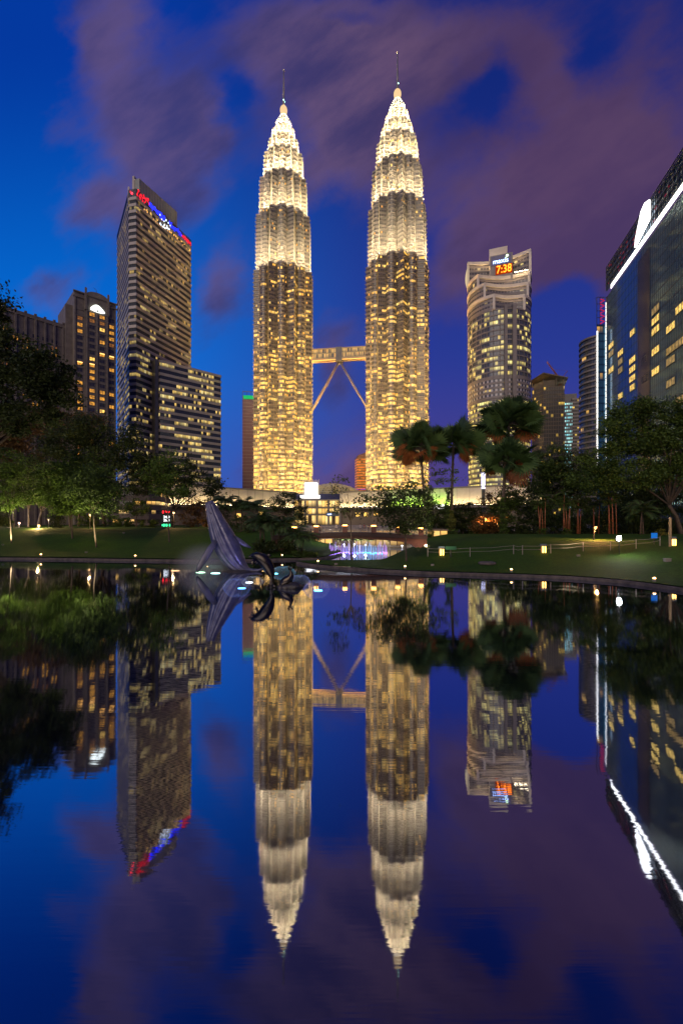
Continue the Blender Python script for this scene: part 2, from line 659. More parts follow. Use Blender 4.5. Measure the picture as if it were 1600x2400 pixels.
def kerb(name, pts, w=0.45, h=0.34):
    b = MB()
    prof = [(-w / 2, -0.4), (-w / 2, h - 0.06), (-w / 2 + 0.06, h), (w / 2 - 0.06, h), (w / 2, h - 0.06), (w / 2, -0.4)]
    rings = []
    for i, p in enumerate(pts):
        t = (pts[min(i + 1, len(pts) - 1)] - pts[max(i - 1, 0)]).normalized()
        nr = Vector((t.y, -t.x, 0))
        rings.append([p + nr * a + Vector((0, 0, c)) for a, c in prof])
    for r0, r1 in zip(rings, rings[1:]):
        for k in range(5):
            b.quad(r0[k], r0[k + 1], r1[k + 1], r1[k])
    b.poly(rings[0])
    b.poly(reversed(rings[-1]))
    return struct(b.build(name, M['kerb']))


kerb('left_bank_kerb', [Vector((X(p, interp(p, BANK_L)), interp(p, BANK_L), 0)) for p in frange(-500, 800, 25)])
kerb('right_bank_kerb', [Vector((X(p, CD), CD, 0)) for p, CD in [(985, 104 * K), (983, 102 * K), (951, 93 * K), (925, 85 * K), (897, 79 * K), (853, 77.5 * K), (790, 77.6 * K), (730, 77.5 * K), (706, 76.8 * K)]] +
     [Vector((X(p, interp(p, BANK_R)), interp(p, BANK_R), 0)) for p in frange(697, 2097, 20)])

M['paving'] = surf('plaza_paving', (0.13, 0.12, 0.11), (0.09, 0.085, 0.08), 0.3, 0.8)
b = MB()
b.prism([(-900, 149), (900, 149), (900, 1800), (-900, 1800)], -1, 3.0)
struct(b.build('city_ground', M['paving']))
b = MB()
b.quad((-900, -400, -1.2), (900, -400, -1.2), (900, 160, -1.2), (-900, 160, -1.2))
struct(b.build('lake_bed', M['paving']))
b = MB()
b.prism([(-60, -60), (60, -60), (60, 0.6), (-60, 0.6)], -1, 6.2)
struct(b.build('terrace', M['paving']))
b = MB()
b.prism([(-90, 8), (-26, 16), (-31, 30), (-42, 46), (-100, 60)], -0.8, 2.2)
struct(b.build('near_bank', M['grass']))


# ================================================================== buildings
def offset_outline(out, d):
    n = len(out)
    res = []
    for i in range(n):
        p0, p1, p2 = out[i - 1], out[i], out[(i + 1) % n]
        e1 = Vector((p1[0] - p0[0], p1[1] - p0[1])).normalized()
        e2 = Vector((p2[0] - p1[0], p2[1] - p1[1])).normalized()
        n1, n2 = Vector((e1.y, -e1.x)), Vector((e2.y, -e2.x))
        k = max(0.35, 1 + n1.dot(n2))
        m = (n1 + n2) / k
        res.append((p1[0] + m.x * d, p1[1] + m.y * d))
    return res


def ring_wall(b, o0, z0, o1, z1, v0=0.0, v1=1.0, mi=0, keep=None):
    n = len(o0)
    u = 0.0
    for i in range(n):
        j = (i + 1) % n
        l = math.hypot(o0[j][0] - o0[i][0], o0[j][1] - o0[i][1])
        if keep is None or keep(i):
            b.quad((*o0[i], z0), (*o0[j], z0), (*o1[j], z1), (*o1[i], z1), uv=((u, v0), (u + l, v0), (u + l, v1), (u, v1)), mi=mi)
        u += l


def storeys(root, fn, z0, z1, fh, sp, off, mf, mw, name='facade', visor=0.0, first=0, cap=True, wname='window_band', strips=None, mstrip=None, keep=None):
    """a shaft: spandrel rings in one mesh, one glazed band per storey as its child; fn(z) gives the plan at that height"""
    n = max(1, int(round((z1 - z0) / fh)))
    fh = (z1 - z0) / n
    b = MB()
    wins = []
    sb = MB()
    for k in range(n):
        za = z0 + k * fh
        zb = za + sp
        oa, ob = fn(za), fn(zb)
        A, B = offset_outline(oa, off), offset_outline(ob, off)
        ring_wall(b, fn(za), za, A, za)
        ring_wall(b, A, za, B, zb)
        top = B
        if visor:
            V = offset_outline(ob, off + visor)
            ring_wall(b, B, zb, V, zb)
            ring_wall(b, V, zb, V, zb + 0.16)
            ring_wall(b, V, zb + 0.16, ob, zb + 0.16)
        else:
            ring_wall(b, B, zb, ob, zb)
        w = MB()
        oc = fn(za + fh)
        zt = zb + (0.16 if visor else 0.0)
        ring_wall(w, ob, zt, oc, za + fh, first + k, first + k + 0.98)
        wins.append(w)
        if strips:
            s = strips(za)
            if s > 0:
                q0, q1 = offset_outline(ob, off + visor * 0.35), offset_outline(ob, off + visor * 0.85)
                lob = (lambda i: 1.0) if len(q0) != 80 else (lambda i: (0.6, 0.12, 0.45, 1.0, 1.55, 1.55, 1.0, 0.45, 0.12, 0.6)[i % 10])
                for i in range(len(q0)):
                    if keep is None or keep(i):
                        f_ = s * lob(i)
                        j = (i + 1) % len(q0)
                        sb.quad((*q1[i], zb + 0.2), (*q1[j], zb + 0.2), (*q0[j], zb + 0.2), (*q0[i], zb + 0.2), uv=((0, f_),) * 4)
    if cap:
        o = offset_outline(fn(z1), off)
        ring_wall(b, fn(z1), z1, o, z1)
        ring_wall(b, o, z1, o, z1 + sp)
        b.poly([(*p, z1 + sp) for p in o])
    f = b.build(name, mf, root)
    for w in wins:
        w.build(wname, mw, f)
    if sb.f:
        sb.build('light_strip', mstrip, f)
    return f


WARM_A, WARM_B = (1.0, 0.48, 0.05, 1), (1.0, 0.68, 0.18, 1)

# ------------------------------------------------------------------ twin towers
def lobed(rad):
    pts = []
    rc, cd = 0.145 * rad, 0.80 * rad
    for k in range(8):
        a = R(45 * k)
        pts.append((rad * math.cos(a), rad * math.sin(a)))
        t = R(45 * k + 22.5)
        cx, cy = cd * math.cos(t), cd * math.sin(t)
        for j in range(9):
            q = t + R(-96 + 24 * j)
            pts.append((cx + rc * math.cos(q), cy + rc * math.sin(q)))
    return pts


def strip_mat(col):
    m = bpy.data.materials.new('facade_light_strip')
    m.use_nodes = True
    T = NT(m.node_tree)
    out = T.n('ShaderNodeOutputMaterial')
    e = T.n('ShaderNodeEmission')
    e.inputs[0].default_value = col
    v = T.sep(T.n('ShaderNodeUVMap').outputs[0])[1]
    bk = T.n('ShaderNodeNewGeometry').outputs['Backfacing']
    T.link(T.math('MULTIPLY', T.math('MULTIPLY', v, STRIP), T.math('SUBTRACT', 1.0, bk)), e.inputs[1])
    T.link(e.outputs[0], out.inputs[0])
    return m


STRIP = 250.0
M['strip'] = strip_mat((1.0, 0.60, 0.19, 1))
M['strip_white'] = strip_mat((1.0, 0.77, 0.44, 1))
M['pw_low'] = win_mat('tower_glazing', (0.035, 0.035, 0.035), WARM_A, WARM_B, 0.3, 1.6, 2.2, 1.0, 6.0, 0.2, (0.25, 0.23, 0.2), 0.2,
                      grad=(0, 58, 0.68, 0.26), runw=0.74)
M['pw_up'] = win_mat('tower_glazing_upper', (0.05, 0.05, 0.048), WARM_A, WARM_B, 0.18, 1.6, 1.8, 2.0, 5.0, 0.2, (0.25, 0.23, 0.2), 0.2)
M['crownlamp'] = lamp_mat('crown_lamp', (1.0, 0.86, 0.6), 6.0)
M['aircraft'] = lamp_mat('aircraft_lamp', (0.5, 1.0, 0.8), 8.0)


def petronas(name, label, loc, rz):
    root = thing(name, label, 'skyscraper', loc, rz, 'twin lobed towers')
    TI = [(3.0, 244, 29.8, 29.8), (244, 298, 27.6, 27.4), (298, 335, 24.2, 23.6), (335, 361, 20.2, 19.2), (361, 376, 15.8, 14.4),
          (376, 388, 11.6, 10.4), (388, 397, 8.0, 6.4)]
    def s1(z):
        if z < 20:
            return 0
        return 0.07 + 1.0 * (1 - sm((z - 15) / 100.0)) + 0.30 * sm((215 - z) / 100)
    def s_for(i):
        z0, z1 = TI[i][0], TI[i][1]
        lo, hi = {1: (0.05, 1.5), 2: (0.05, 2.2), 3: (0.35, 3.6), 4: (0.4, 3.8), 5: (0.8, 4.0), 6: (1.4, 4.0)}[i]
        return lambda z: lo + (hi - lo) * (1 - (z - z0) / (z1 - z0)) ** 2.6
    first = 0
    for i, (z0, z1, r0, r1) in enumerate(TI):
        fn = (lambda a, b, c, d: lambda z: lobed(c + (d - c) * (z - a) / (b - a)))(z0, z1, r0, r1)
        base = fn(z0)
        keep = None
        storeys(root, fn, z0, z1, 4.0 if i < 5 else 3.0, 1.25, 0.25, M['steel'], M['pw_low'] if i == 0 else M['pw_up'],
                name='tier', visor=0.62, first=first, strips=s1 if i == 0 else s_for(i), mstrip=M['strip'] if i == 0 else M['strip_white'], keep=keep)
        first += 60
        if i < 3:                                  # bright steel mullions where lobes and points meet
            b = MB()
            o = offset_outline(base, 0.1)
            for k in range(8):
                for j in (k * 10 + 1, k * 10 + 9):
                    b.tube([(*o[j], z0), (*o[j], z1 + 1)], 0.36, 5)
            b.build('fin', M['steel'], root)
    # pinnacle: lobed cone, ring ball, mast
    b = MB()
    prof = [(397, 6.2), (398.2, 6.0), (398.3, 4.8), (400.4, 4.5), (400.5, 3.7), (402.6, 3.2), (402.7, 2.5), (404.8, 1.7), (406.5, 1.3)]
    for (za, ra), (zb, rb) in zip(prof, prof[1:]):
        ring_wall(b, lobed(ra), za, lobed(rb), zb)
    b.build('spire_base', M['cream'], root)
    b = MB()
    for z, r in ((397.4, 6.9), (400.0, 5.4), (402.2, 4.2), (404.3, 3.0)):
        for k in range(16):
            a = R(22.5 * k)
            b.ball((r * math.cos(a), r * math.sin(a), z + 0.3), 0.26, nu=6, nv=4)
    b.build('crown_lamp', M['crownlamp'], root)
    b = MB()
    for k in range(14):
        t = -1 + 2 * (k + 0.5) / 14
        rr = 3.3 * math.sqrt(max(0.02, 1 - t * t))
        ring = [(rr * math.cos(2 * PI * q / 20), rr * math.sin(2 * PI * q / 20), 410.2 + 4.4 * t) for q in range(21)]
        b.tube(ring, 0.30, 5, cap=False)
    b.ball((0, 0, 410.2), 2.9, 2.9, 4.1, 20, 12)
    o = b.build('ring_ball', M['ballglow'], root, smooth=True)
    b = MB()
    b.tube([(0, 0, 414), (0, 0, 420), (0, 0, 434), (0, 0, 449)], [1.25, 1.05, 0.75, 0.45], 10)
    b.build('mast', M['steel'], root, smooth=True)
    b = MB()
    b.ball((0, 0, 449.6), 0.95, nu=12, nv=8)
    b.build('mast_ball', M['cream'], root, smooth=True)
    b = MB()
    for s in (-1, 1):
        b.ball((s * 1.15, -0.6, 419.5), 0.4, nu=8, nv=6)
    b.build('beacon_lamp', M['aircraft'], root)
    return root


M['ballglow'] = lamp_mat('illuminated_pinnacle_ball', (1.0, 0.66, 0.34), 1.0)
TL = Vector((X(664.5, 420), 420, 0))
TR = Vector((X(931, 404), 404, 0))
tower = petronas('lobed_skyscraper', 'floodlit lobed steel skyscraper standing left of the skybridge, lower spire of the pair', TL, R(22.5 * 3 + 4))
tower2 = copy_tree(tower)
tower2.location = TR
tower2.rotation_euler = (0, 0, R(22.5 * 4 + 2))
tower2['label'] = 'floodlit lobed steel skyscraper standing right of the skybridge, reaching higher in the picture'

# skybridge
dirv = (TR - TL)
dirv.z = 0
Lb = dirv.length
root = thing('skybridge', 'two storey skybridge on splayed legs linking the twin towers', 'bridge', ((TL + TR) / 2), math.atan2(dirv.y, dirv.x))
h = Lb / 2 - 26
zb, zt = 161.0, 171.8
b = MB()
b.box(-h, h, -4.2, 4.2, zb, zb + 1.5)
b.box(-h, h, -4.2, 4.2, zb + 5.6, zb + 6.2)
b.box(-h, h, -4.4, 4.4, zt - 1.0, zt)
for k in range(25):
    x = -h + 2 * h * k / 24
    b.box(x - 0.12, x + 0.12, -4.15, -3.9, zb + 1.5, zt - 1)
b.build('deck_frame', surf('gold_glow_frame', (0.34, 0.24, 0.12), None, 0.5, 0.4, 0.3), root)  # gold glow on the bridge frame put into its colour
M['bridgewin'] = win_mat('skybridge_glazing', (0.05, 0.04, 0.028), (1, 0.54, 0.08, 1), (1, 0.66, 0.18, 1), 0.75, 1.1, 1.0, 4.0, 2.0, 0.25, (0.2, 0.17, 0.12), 0.3)
for q, (za, zc) in enumerate(((zb + 1.5, zb + 5.6), (zb + 6.2, zt - 1.0))):
    b = MB()
    ring_wall(b, [(-h, -3.8), (h, -3.8), (h, 3.8), (-h, 3.8)], za, [(-h, -3.8), (h, -3.8), (h, 3.8), (-h, 3.8)], zc, q, q + 0.98)
    b.build('window_band', M['bridgewin'], root)
b = MB()
b.box(-3.0, 3.0, -4.8, 4.8, zb - 2.0, zt + 0.5)
b.ball((0, 0, zb - 2.2), 2.0, nu=12, nv=8)
b.build('hub', M['spandk'], root)
for s in (-1, 1):
    for yy_ in (-2.2, 2.2):
        b = MB()
        b.tube([(s * 0.8, yy_ * 0.3, zb - 2), (s * (h * 0.5 + 0.6), yy_ * 0.65, zb - 27.5), (s * (h + 0.5), yy_, 108)], [0.75, 0.95, 0.7], 8)
        b.build('leg', M['steel'], root, smooth=True)
b = MB()
b.box(-h, h, -3.4, -2.9, zb - 0.35, zb - 0.15)
b.build('underside_lamp', lamp_mat('skybridge_wash', (1.0, 0.52, 0.16), 2.6), root)


# ------------------------------------------------------------------ hotel with arched crown (far left)
M['hotelwin'] = surf('dark_room_glass', (0.03, 0.03, 0.035), (0.05, 0.045, 0.045), 0.3, 0.1)


def lit_pane(name, col, strength):
    m, T, b, out = mat_new(name)
    co = T.n('ShaderNodeTexCoord').outputs['Object']
    n = T.noise(co, 0.9, 3.0, 0.6).outputs[0]
    b.inputs['Base Color'].default_value = (0.2, 0.12, 0.05, 1)
    b.inputs['Roughness'].default_value = 0.3
    T.link(T.mix(n, (*col, 1), (col[0], col[1] * 1.35, col[2] * 1.8, 1)), b.inputs['Emission Color'])
    T.link(T.sstep(n, 0.3, 0.72, strength * 0.35, strength * 1.5), b.inputs['Emission Strength'])
    return m


M['paneA'] = lit_pane('lit_hotel_room', (1.0, 0.36, 0.03), 0.75)
M['paneB'] = lit_pane('dim_hotel_room', (1.0, 0.30, 0.03), 0.22)
M['paneC'] = lit_pane('bright_hotel_room', (1.0, 0.50, 0.08), 1.5)
M['paneline'] = lamp_mat('bright_curtain_pelmet', (1.0, 0.50, 0.14), 3.0)
M['emblem'] = lamp_mat('white_emblem', (0.93, 1.0, 0.9), 3.0)


def room_window(parent, x, y, z, w, hgt, state):
    b = MB()
    b.box(x - w / 2 - 0.15, x + w / 2 + 0.15, y - 0.12, y + 0.25, z - 0.2, z, 0)            # sill
    b.box(x - w / 2 - 0.15, x - w / 2, y - 0.08, y + 0.25, z, z + hgt, 0)
    b.box(x + w / 2, x + w / 2 + 0.15, y - 0.08, y + 0.25, z, z + hgt, 0)
    b.box(x - 0.06, x + 0.06, y - 0.07, y + 0.2, z, z + hgt, 0)
    b.box(x - w / 2, x - 0.06, y - 0.05, y + 0.2, z + hgt * 0.62, z + hgt * 0.62 + 0.08, 0)
    b.quad((x - w / 2, y - 0.015, z), (x + w / 2, y - 0.015, z), (x + w / 2, y - 0.015, z + hgt), (x - w / 2, y - 0.015, z + hgt), mi=1)
    if state == 'P':
        b.box(x - w / 2, x + w / 2, y - 0.12, y + 0.02, z + hgt - 0.45, z + hgt, 2)
    mm = {'.': M['hotelwin'], 'd': M['paneB'], 'L': M['paneA'], 'B': M['paneC'], 'P': M['paneA']}[state]
    b.build('window', [M['stonedk'], mm, M['paneline']], parent)


A = Vector((X(174, 220), 220, 0))
root = thing('hotel_tower', 'stone hotel tower with arched crown, lit white emblem and orange lit rooms', 'building', A, math.atan2(13.7, 14.3))
Wd = 19.8
H = Z(678, 220)
b = MB()
b.prism([(0, 0), (5.2, 0), (5.2, 24), (0, 24)], 2, H, top=True)
b.prism([(5.203, -0.9), (15.5, -0.9), (15.5, 24), (5.203, 24)], 2, H - 1.5, top=True)
b.prism([(15.503, 0), (Wd, 0), (Wd, 24), (15.503, 24)], 2, H - 0.6, top=True)
b.prism([(-0.002, 3.5), (-0.002, 22), (-3.2, 22), (-3.2, 3.5)], 2, H - 7, top=True)
b.prism([(-3.205, 5), (-3.205, 20), (-5.0, 20), (-5.0, 5)], 2, H - 20, top=True)
# pilasters, string courses and cornice
for x in (0.3, 4.8, 5.5, 10.35, 15.2, 15.9, 19.4):
    y = -0.9 if 5.2 < x < 15.4 else 0.0
    b.box(x - 0.32, x + 0.32, y - 0.45, y + 0.02, 2, H - 3.5)
z = 10.0
while z < H - 9:
    b.box(0.63, 4.47, -0.22, 0.02, z + 2.3, z + 2.75)
    b.box(5.83, 10.02, -1.12, -0.88, z + 2.3, z + 2.75)
    b.box(10.68, 14.87, -1.12, -0.88, z + 2.3, z + 2.75)
    b.box(16.23, 19.07, -0.22, 0.02, z + 2.3, z + 2.75)
    z += 3.35
for zc, pr in ((H - 3.4, 0.6), (H - 0.8, 0.8)):
    b.box(-0.5, 5.1, -pr, 0.3, zc, zc + 0.6)
    b.box(15.6, Wd + 0.4, -pr, 0.3, zc - 0.5, zc + 0.1)
b.build('wall', M['stone'], root)
b = MB()                                            # arched parapet of the middle bay
arc = [(5.2, H - 1.5)] + [(10.35 - 5.15 * math.cos(PI * k / 14), H - 1.0 + 2.6 * math.sin(PI * k / 14)) for k in range(15)] + [(15.5, H - 1.5)]
b.poly([(x, -1.3, z) for x, z in arc])
b.poly([(x, 1.0, z) for x, z in reversed(arc)])
for p, q in zip(arc, arc[1:]):
    b.quad((p[0], 1.0, p[1]), (q[0], 1.0, q[1]), (q[0], -1.3, q[1]), (p[0], -1.3, p[1]))
for x in (5.0, 15.7):
    b.box(x - 0.45, x + 0.45, -1.6, -0.7, H - 9, H + 2.4)
b.build('arched_parapet', M['stone'], root)
b = MB()                                            # fan shaped emblem
cx, cz, fr = 10.4, H - 8.2, 0.0
fan = [(cx - 3.4 + 6.8 * k / 14, cz + 3.5 * math.sin(PI * (0.06 + 0.9 * k / 14)) * (1 - 0.25 * k / 14)) for k in range(15)]
lowe = [(cx + 3.4 - 6.8 * k / 14, cz - 0.3 - 0.55 * math.sin(PI * k / 14)) for k in range(15)]
b.poly([(x, -1.75, z) for x, z in fan[::-1] + lowe[::-1]][::-1])
for k in range(1, 14):
    b.tube([(cx, -1.8, cz - 0.7), (fan[k][0], -1.8, fan[k][1])], 0.05, 4, mi=1)
b.build('emblem', [M['emblem'], M['palegrey']], root)
b = MB()
b.tube([(12.5, 6, H), (11.5, 6, H + 6.5), (10.2, 6, H + 7.2)], [0.18, 0.12, 0.08], 5)
b.build('roof_mast', M['darksteel'], root)
rows = {2.55: "dLL....P..LdLLL.LLLLdL", 7.95: "Ld.....BPLL.LLL.....L", 12.75: "LdB.L.P.....LL.B.L...", 17.6: ".L" + "LLd.P.L...L.L.....L."}
for x, pat in rows.items():
    y = -0.9 if 5.2 < x < 15.4 else 0.0
    for k, s in enumerate(pat):
        room_window(root, x, y, H - 11.5 - 3.35 * k - (3.35 if x < 3 else 0), 2.3, 1.75, s)

A = Vector((X(21, 203.5), 203.5, 0))
root = thing('hotel_wing', 'lower stone hotel wing with crenellated parapet left of the arched tower', 'building', A, math.atan2(18.5, 15.1))
H2 = Z(720, 203.5)
b = MB()
b.prism([(-40, 0), (23.5, 0), (23.5, 16), (-40, 16)], 2, H2 - 2)
b.box(-40, 23.5, -0.5, 0.4, H2 - 2.0, H2 - 0.2)
for k in range(16):
    x = -38 + 4.05 * k
    b.box(x - 0.4, x + 0.4, -0.75, 0.02, 2, H2 - 2.1)
    b.box(x - 0.5, x + 0.5, -0.7, 0.5, H2 - 0.2, H2 + 0.7)
for k in range(25):
    b.box(-40, 23.5, -0.25, 0.02, H2 - 12 - 3.4 * k, H2 - 11.5 - 3.4 * k)
b.build('wall', M['stone'], root)
for r in range(11):
    for c in range(9):
        x = -15.7 + 4.05 * c + 2.0
        st = '.'
        if (r, c) in ((2, 8), (1, 4), (2, 5), (0, 3), (4, 2), (8, 7), (9, 5), (9, 7), (10, 6), (7, 8)):
            st = 'L'
        elif random.random() < 0.12:
            st = 'd'
        room_window(root, x, 0.0, H2 - 11.3 - 3.4 * r + 0.1, 2.3, 1.7, st)

# ------------------------------------------------------------------ striped wedge office tower and its annex
M['offwin'] = win_mat('office_glazing', (0.045, 0.05, 0.055), (1.0, 0.66, 0.16, 1), (1.0, 0.82, 0.38, 1), 0.2, 1.6, 0.62, 5.0, 5.0, 0.08, (0.10, 0.09, 0.08), 0.55,
                      grad=(0, 50, 0.56, 0.24), runw=0.62, spec=0.1)
M['annexwin'] = win_mat('annex_glazing', (0.04, 0.045, 0.05), (1.0, 0.64, 0.14, 1), (1.0, 0.82, 0.34, 1), 0.3, 1.3, 1.15, 6.0, 7.0, 0.08, (0.10, 0.09, 0.08), 0.15,
                        grad=(0, 26, 0.46, 0.34), runw=0.7)
c1 = (X(303, 260), 260.0)
c2 = (X(319, 259), 259.0)
rb = (X(447, 306.7), 306.7)
lb = (X(275, 302), 302.0)
org = Vector((c2[0], c2[1], 0))
loc = lambda p: (p[0] - org.x, p[1] - org.y)
outl = [loc(c1), loc(c2), loc(rb), loc((rb[0] - 16, rb[1] + 14)), loc((lb[0] + 6, lb[1] + 14)), loc(lb)]
HM = Z(467, 259)
root = thing('striped_office_tower', 'tall wedge shaped striped office tower with red and blue lit crown', 'building', org)
storeys(root, lambda z: outl, 3.0, HM, 3.9, 1.75, 0.35, M['span'], M['offwin'])
b = MB()                                            # open lattice crown
HS = Z(443, 259)
for k in range(8):
    z = HM + 2.2 + (HS - HM - 2.2) * k / 7
    o0, o1 = offset_outline(outl, 0.15), offset_outline(outl, 0.35)
    ring_wall(b, o1, z, o1, z + 0.3)
    ring_wall(b, o1, z + 0.3, o0, z + 0.3)
    ring_wall(b, o0, z, o1, z)
for i, j, n in ((1, 2, 26), (5, 0, 26), (0, 1, 3)):
    for k in range(n + 1):
        t = k / n
        x, y = outl[i][0] + (outl[j][0] - outl[i][0]) * t, outl[i][1] + (outl[j][1] - outl[i][1]) * t
        b.box(x - 0.14, x + 0.14, y - 0.14, y + 0.14, HM + 1.7, HS)
b.build('crown_lattice', M['darksteel'], root)
b = MB()                                            # penthouse slab
s0, s1 = loc((X(326, 275), 275)), loc((X(414, 305), 305))
q0, q1 = (s0[0] - 5.2, s0[1] + 1.5), (s1[0] - 6.0, s1[1] + 1.5)
b.prism([s0, s1, q1, q0], HM, Z(417, 275))
b.build('penthouse_slab', M['slab'] if 'slab' in M else surf('pale_green_panel', (0.26, 0.27, 0.20), (0.22, 0.23, 0.17), 0.5, 0.5), root)
b = MB()
for k in range(15):
    t = k / 14
    x, y = s0[0] + (s1[0] - s0[0]) * t, s0[1] + (s1[1] - s0[1]) * t
    b.box(x + 0.02, x + 0.2, y - 0.2, y - 0.02, HM + 1, Z(417, 275) - 0.4)
b.build('slab_rib', M['span'], root)
b = MB()
e0 = loc((X(310, 276), 276))
b.prism([e0, (e0[0] + 1.5, e0[1] - 0.3), (e0[0] + 2.2, e0[1] + 9), (e0[0] + 0.6, e0[1] + 9)], HM, Z(412, 276))
e1 = loc((X(299.5, 261), 261))
b.prism([e1, (e1[0] + 1.1, e1[1] - 0.2), (e1[0] - 1.0, e1[1] + 5), (e1[0] - 2.2, e1[1] + 5)], HM, Z(437, 261))
b.build('roof_blade', M['span'], root)


def crown_lamps(name, col, st, spans):
    b = MB()
    for (t0, t1, za, zc, n) in spans:
        for k in range(n):
            t = t0 + (t1 - t0) * (k + random.random() * 0.8) / n
            z = za + (zc - za) * random.random()
            x, y = outl[1][0] + (outl[2][0] - outl[1][0]) * t, outl[1][1] + (outl[2][1] - outl[1][1]) * t
            b.box(x - 0.1, x + 0.5, y - 0.3, y + 0.1, z, z + random.uniform(0.5, 1.3))
    b.build(name, lamp_mat(name, col, st), root)


crown_lamps('red_crown_lamp', (1.0, 0.02, 0.04), 1.6, [(0.0, 0.2, HM + 2, HS, 34), (0.8, 1.0, HM + 2, HS - 2, 26)])
crown_lamps('blue_crown_lamp', (0.02, 0.03, 1.0), 2.2, [(0.2, 0.48, HM + 2, HS - 1, 75), (0.55, 0.8, HM + 2, HS - 1, 50)])
crown_lamps('white_crown_lamp', (0.7, 0.85, 1.0), 3.0, [(0.38, 0.58, HM - 3, HM + 4, 16)])
crown_lamps('amber_crown_lamp', (1.0, 0.55, 0.15), 1.2, [(0.1, 1.0, HM - 3.5, HM - 1, 24)])
b = MB()
b.ball((outl[0][0] + 2, outl[0][1] - 0.6, HM + 4), 0.7, nu=8, nv=6)
b.ball((outl[0][0] + 0.3, outl[0][1] + 0.6, HM + 6), 0.6, nu=8, nv=6)
b.build('red_beacon', lamp_mat('red_beacon', (1.0, 0.03, 0.05), 5.0), root)

p0, p1 = Vector((X(375, 268), 268, 0)), Vector((X(517, 297), 297, 0))
ang = math.atan2(p1.y - p0.y, p1.x - p0.x)
La = (p1 - p0).length
root = thing('striped_office_annex', 'lower striped office block with many lit rooms beside the wedge tower', 'building', p0, ang)
oa = [(0, 0), (La, 0), (La, 22), (0, 30)]
storeys(root, lambda z: oa, 3.0, Z(849, 268), 3.9, 1.7, 0.35, M['span'], M['annexwin'])
b = MB()
b.prism([(-2.6, 1.0), (-0.4, 1.0), (-0.4, 20), (-2.6, 20)], 3, Z(842, 268))  # dark block added for the annex's shadowed left side
b.build('annex_shade_side', M['spandk'], root)

# ------------------------------------------------------------------ dark tower with green sign
root = thing('dark_glass_tower', 'dark purple glass tower with green roof sign behind left twin tower', 'building', Vector((X(568, 520), 520, 0)), R(8))
M['purplewin'] = win_mat('purple_glass', (0.085, 0.05, 0.06), WARM_A, WARM_B, 0.03, 2.0, 1.2, 8.0, 2.0, 0.12, (0.03, 0.022, 0.03), 0.2)
od = [(0, 0), (34, 0), (34, 30), (0, 30)]
storeys(root, lambda z: od, 3.0, Z(928, 520), 4.2, 0.5, 0.12, M['spandk'], M['purplewin'])
b = MB()
for k in range(8):
    b.tube([(4.8 * k + 0.2, 0.2, Z(928, 520)), (4.8 * k + 0.2, 0.2, Z(917, 520))], 0.25, 4)
b.box(0, 34, 0, 0.4, Z(918, 520), Z(916.5, 520))
b.build('roof_frame', M['darksteel'], root)
b = MB()
b.box(1.2, 18.5, -0.9, -0.2, Z(934.5, 520), Z(926.5, 520))
b.build('roof_sign', lamp_mat('green_roof_sign', (0.03, 0.85, 0.22), 0.6), root)

# ------------------------------------------------------------------ orange lit tower far behind
root = thing('orange_lit_tower', 'distant orange floodlit tower with pyramid roof behind right twin tower', 'building', Vector((X(836, 640), 640, 0)), R(6))
M['orangeband'] = win_mat('orange_lit_glazing', (0.25, 0.10, 0.03), (1.0, 0.22, 0.02, 1), (1.0, 0.36, 0.04, 1), 0.86, 3.0, 1.15, 9.0, 3.0, 0.06, (0.2, 0.08, 0.03), 0.3, vary=0.5)
M['orangewall'] = surf('orange_washed_wall', (0.50, 0.26, 0.12), None, 0.3, 0.7)  # orange floodlighting put into the wall colour
oo = [(0, 0), (24, 0), (24, 22), (0, 22)]
storeys(root, lambda z: oo, 3.0, Z(1075, 640), 4.0, 1.6, 0.5, M['orangewall'], M['orangeband'])
b = MB()
oz = Z(1075, 640) + 1.6
b.prism(offset_outline(oo, -2.0), oz, oz + 4)
for i in range(4):
    pq = offset_outline(oo, -2.0)
    b.poly([(*pq[i], oz + 4), (*pq[(i + 1) % 4], oz + 4), (14, 9, Z(1058, 640))])
b.build('pyramid_roof', M['orangewall'], root)
b = MB()
b.box(13.5, 19.5, -0.9, -0.4, Z(1092, 640), Z(1080, 640))
b.build('lit_sign', lamp_mat('white_orange_sign', (1.0, 0.78, 0.55), 2.2), root)
b = MB()
b.box(-0.8, 24.8, -0.9, -0.7, Z(1147, 640), Z(1146, 640))
b.build('violet_lamp_line', lamp_mat('violet_lamp', (0.5, 0.1, 1.0), 1.0), root)

# ------------------------------------------------------------------ curved tower with clock and stepped crescent crown
CC = Vector((X(1168, 350), 350, 0))
root = thing('curved_clock_tower', 'curved pale office tower with stepped crescent crown, blue sign and orange clock', 'building', CC, -math.atan2(CC.x, CC.y))
RC = 24.2


def circ(rad, n=48):
    return [(rad * math.cos(2 * PI * k / n), rad * math.sin(2 * PI * k / n)) for k in range(n)]


def crescent(rad, c, phi, dep):
    pts = []
    n = 40
    for k in range(n + 1):
        th = c + phi + (360 - 2 * phi) * k / n
        pts.append((rad * math.sin(R(th)), -rad * math.cos(R(th))))
    a, d = Vector(pts[-1]), Vector(pts[0])
    inw = Vector((-math.sin(R(c)), math.cos(R(c))))
    for k in range(1, 12):
        t = k / 12
        p = a.lerp(d, t) + inw * dep * math.sin(PI * t)
        pts.append((p.x, p.y))
    return pts


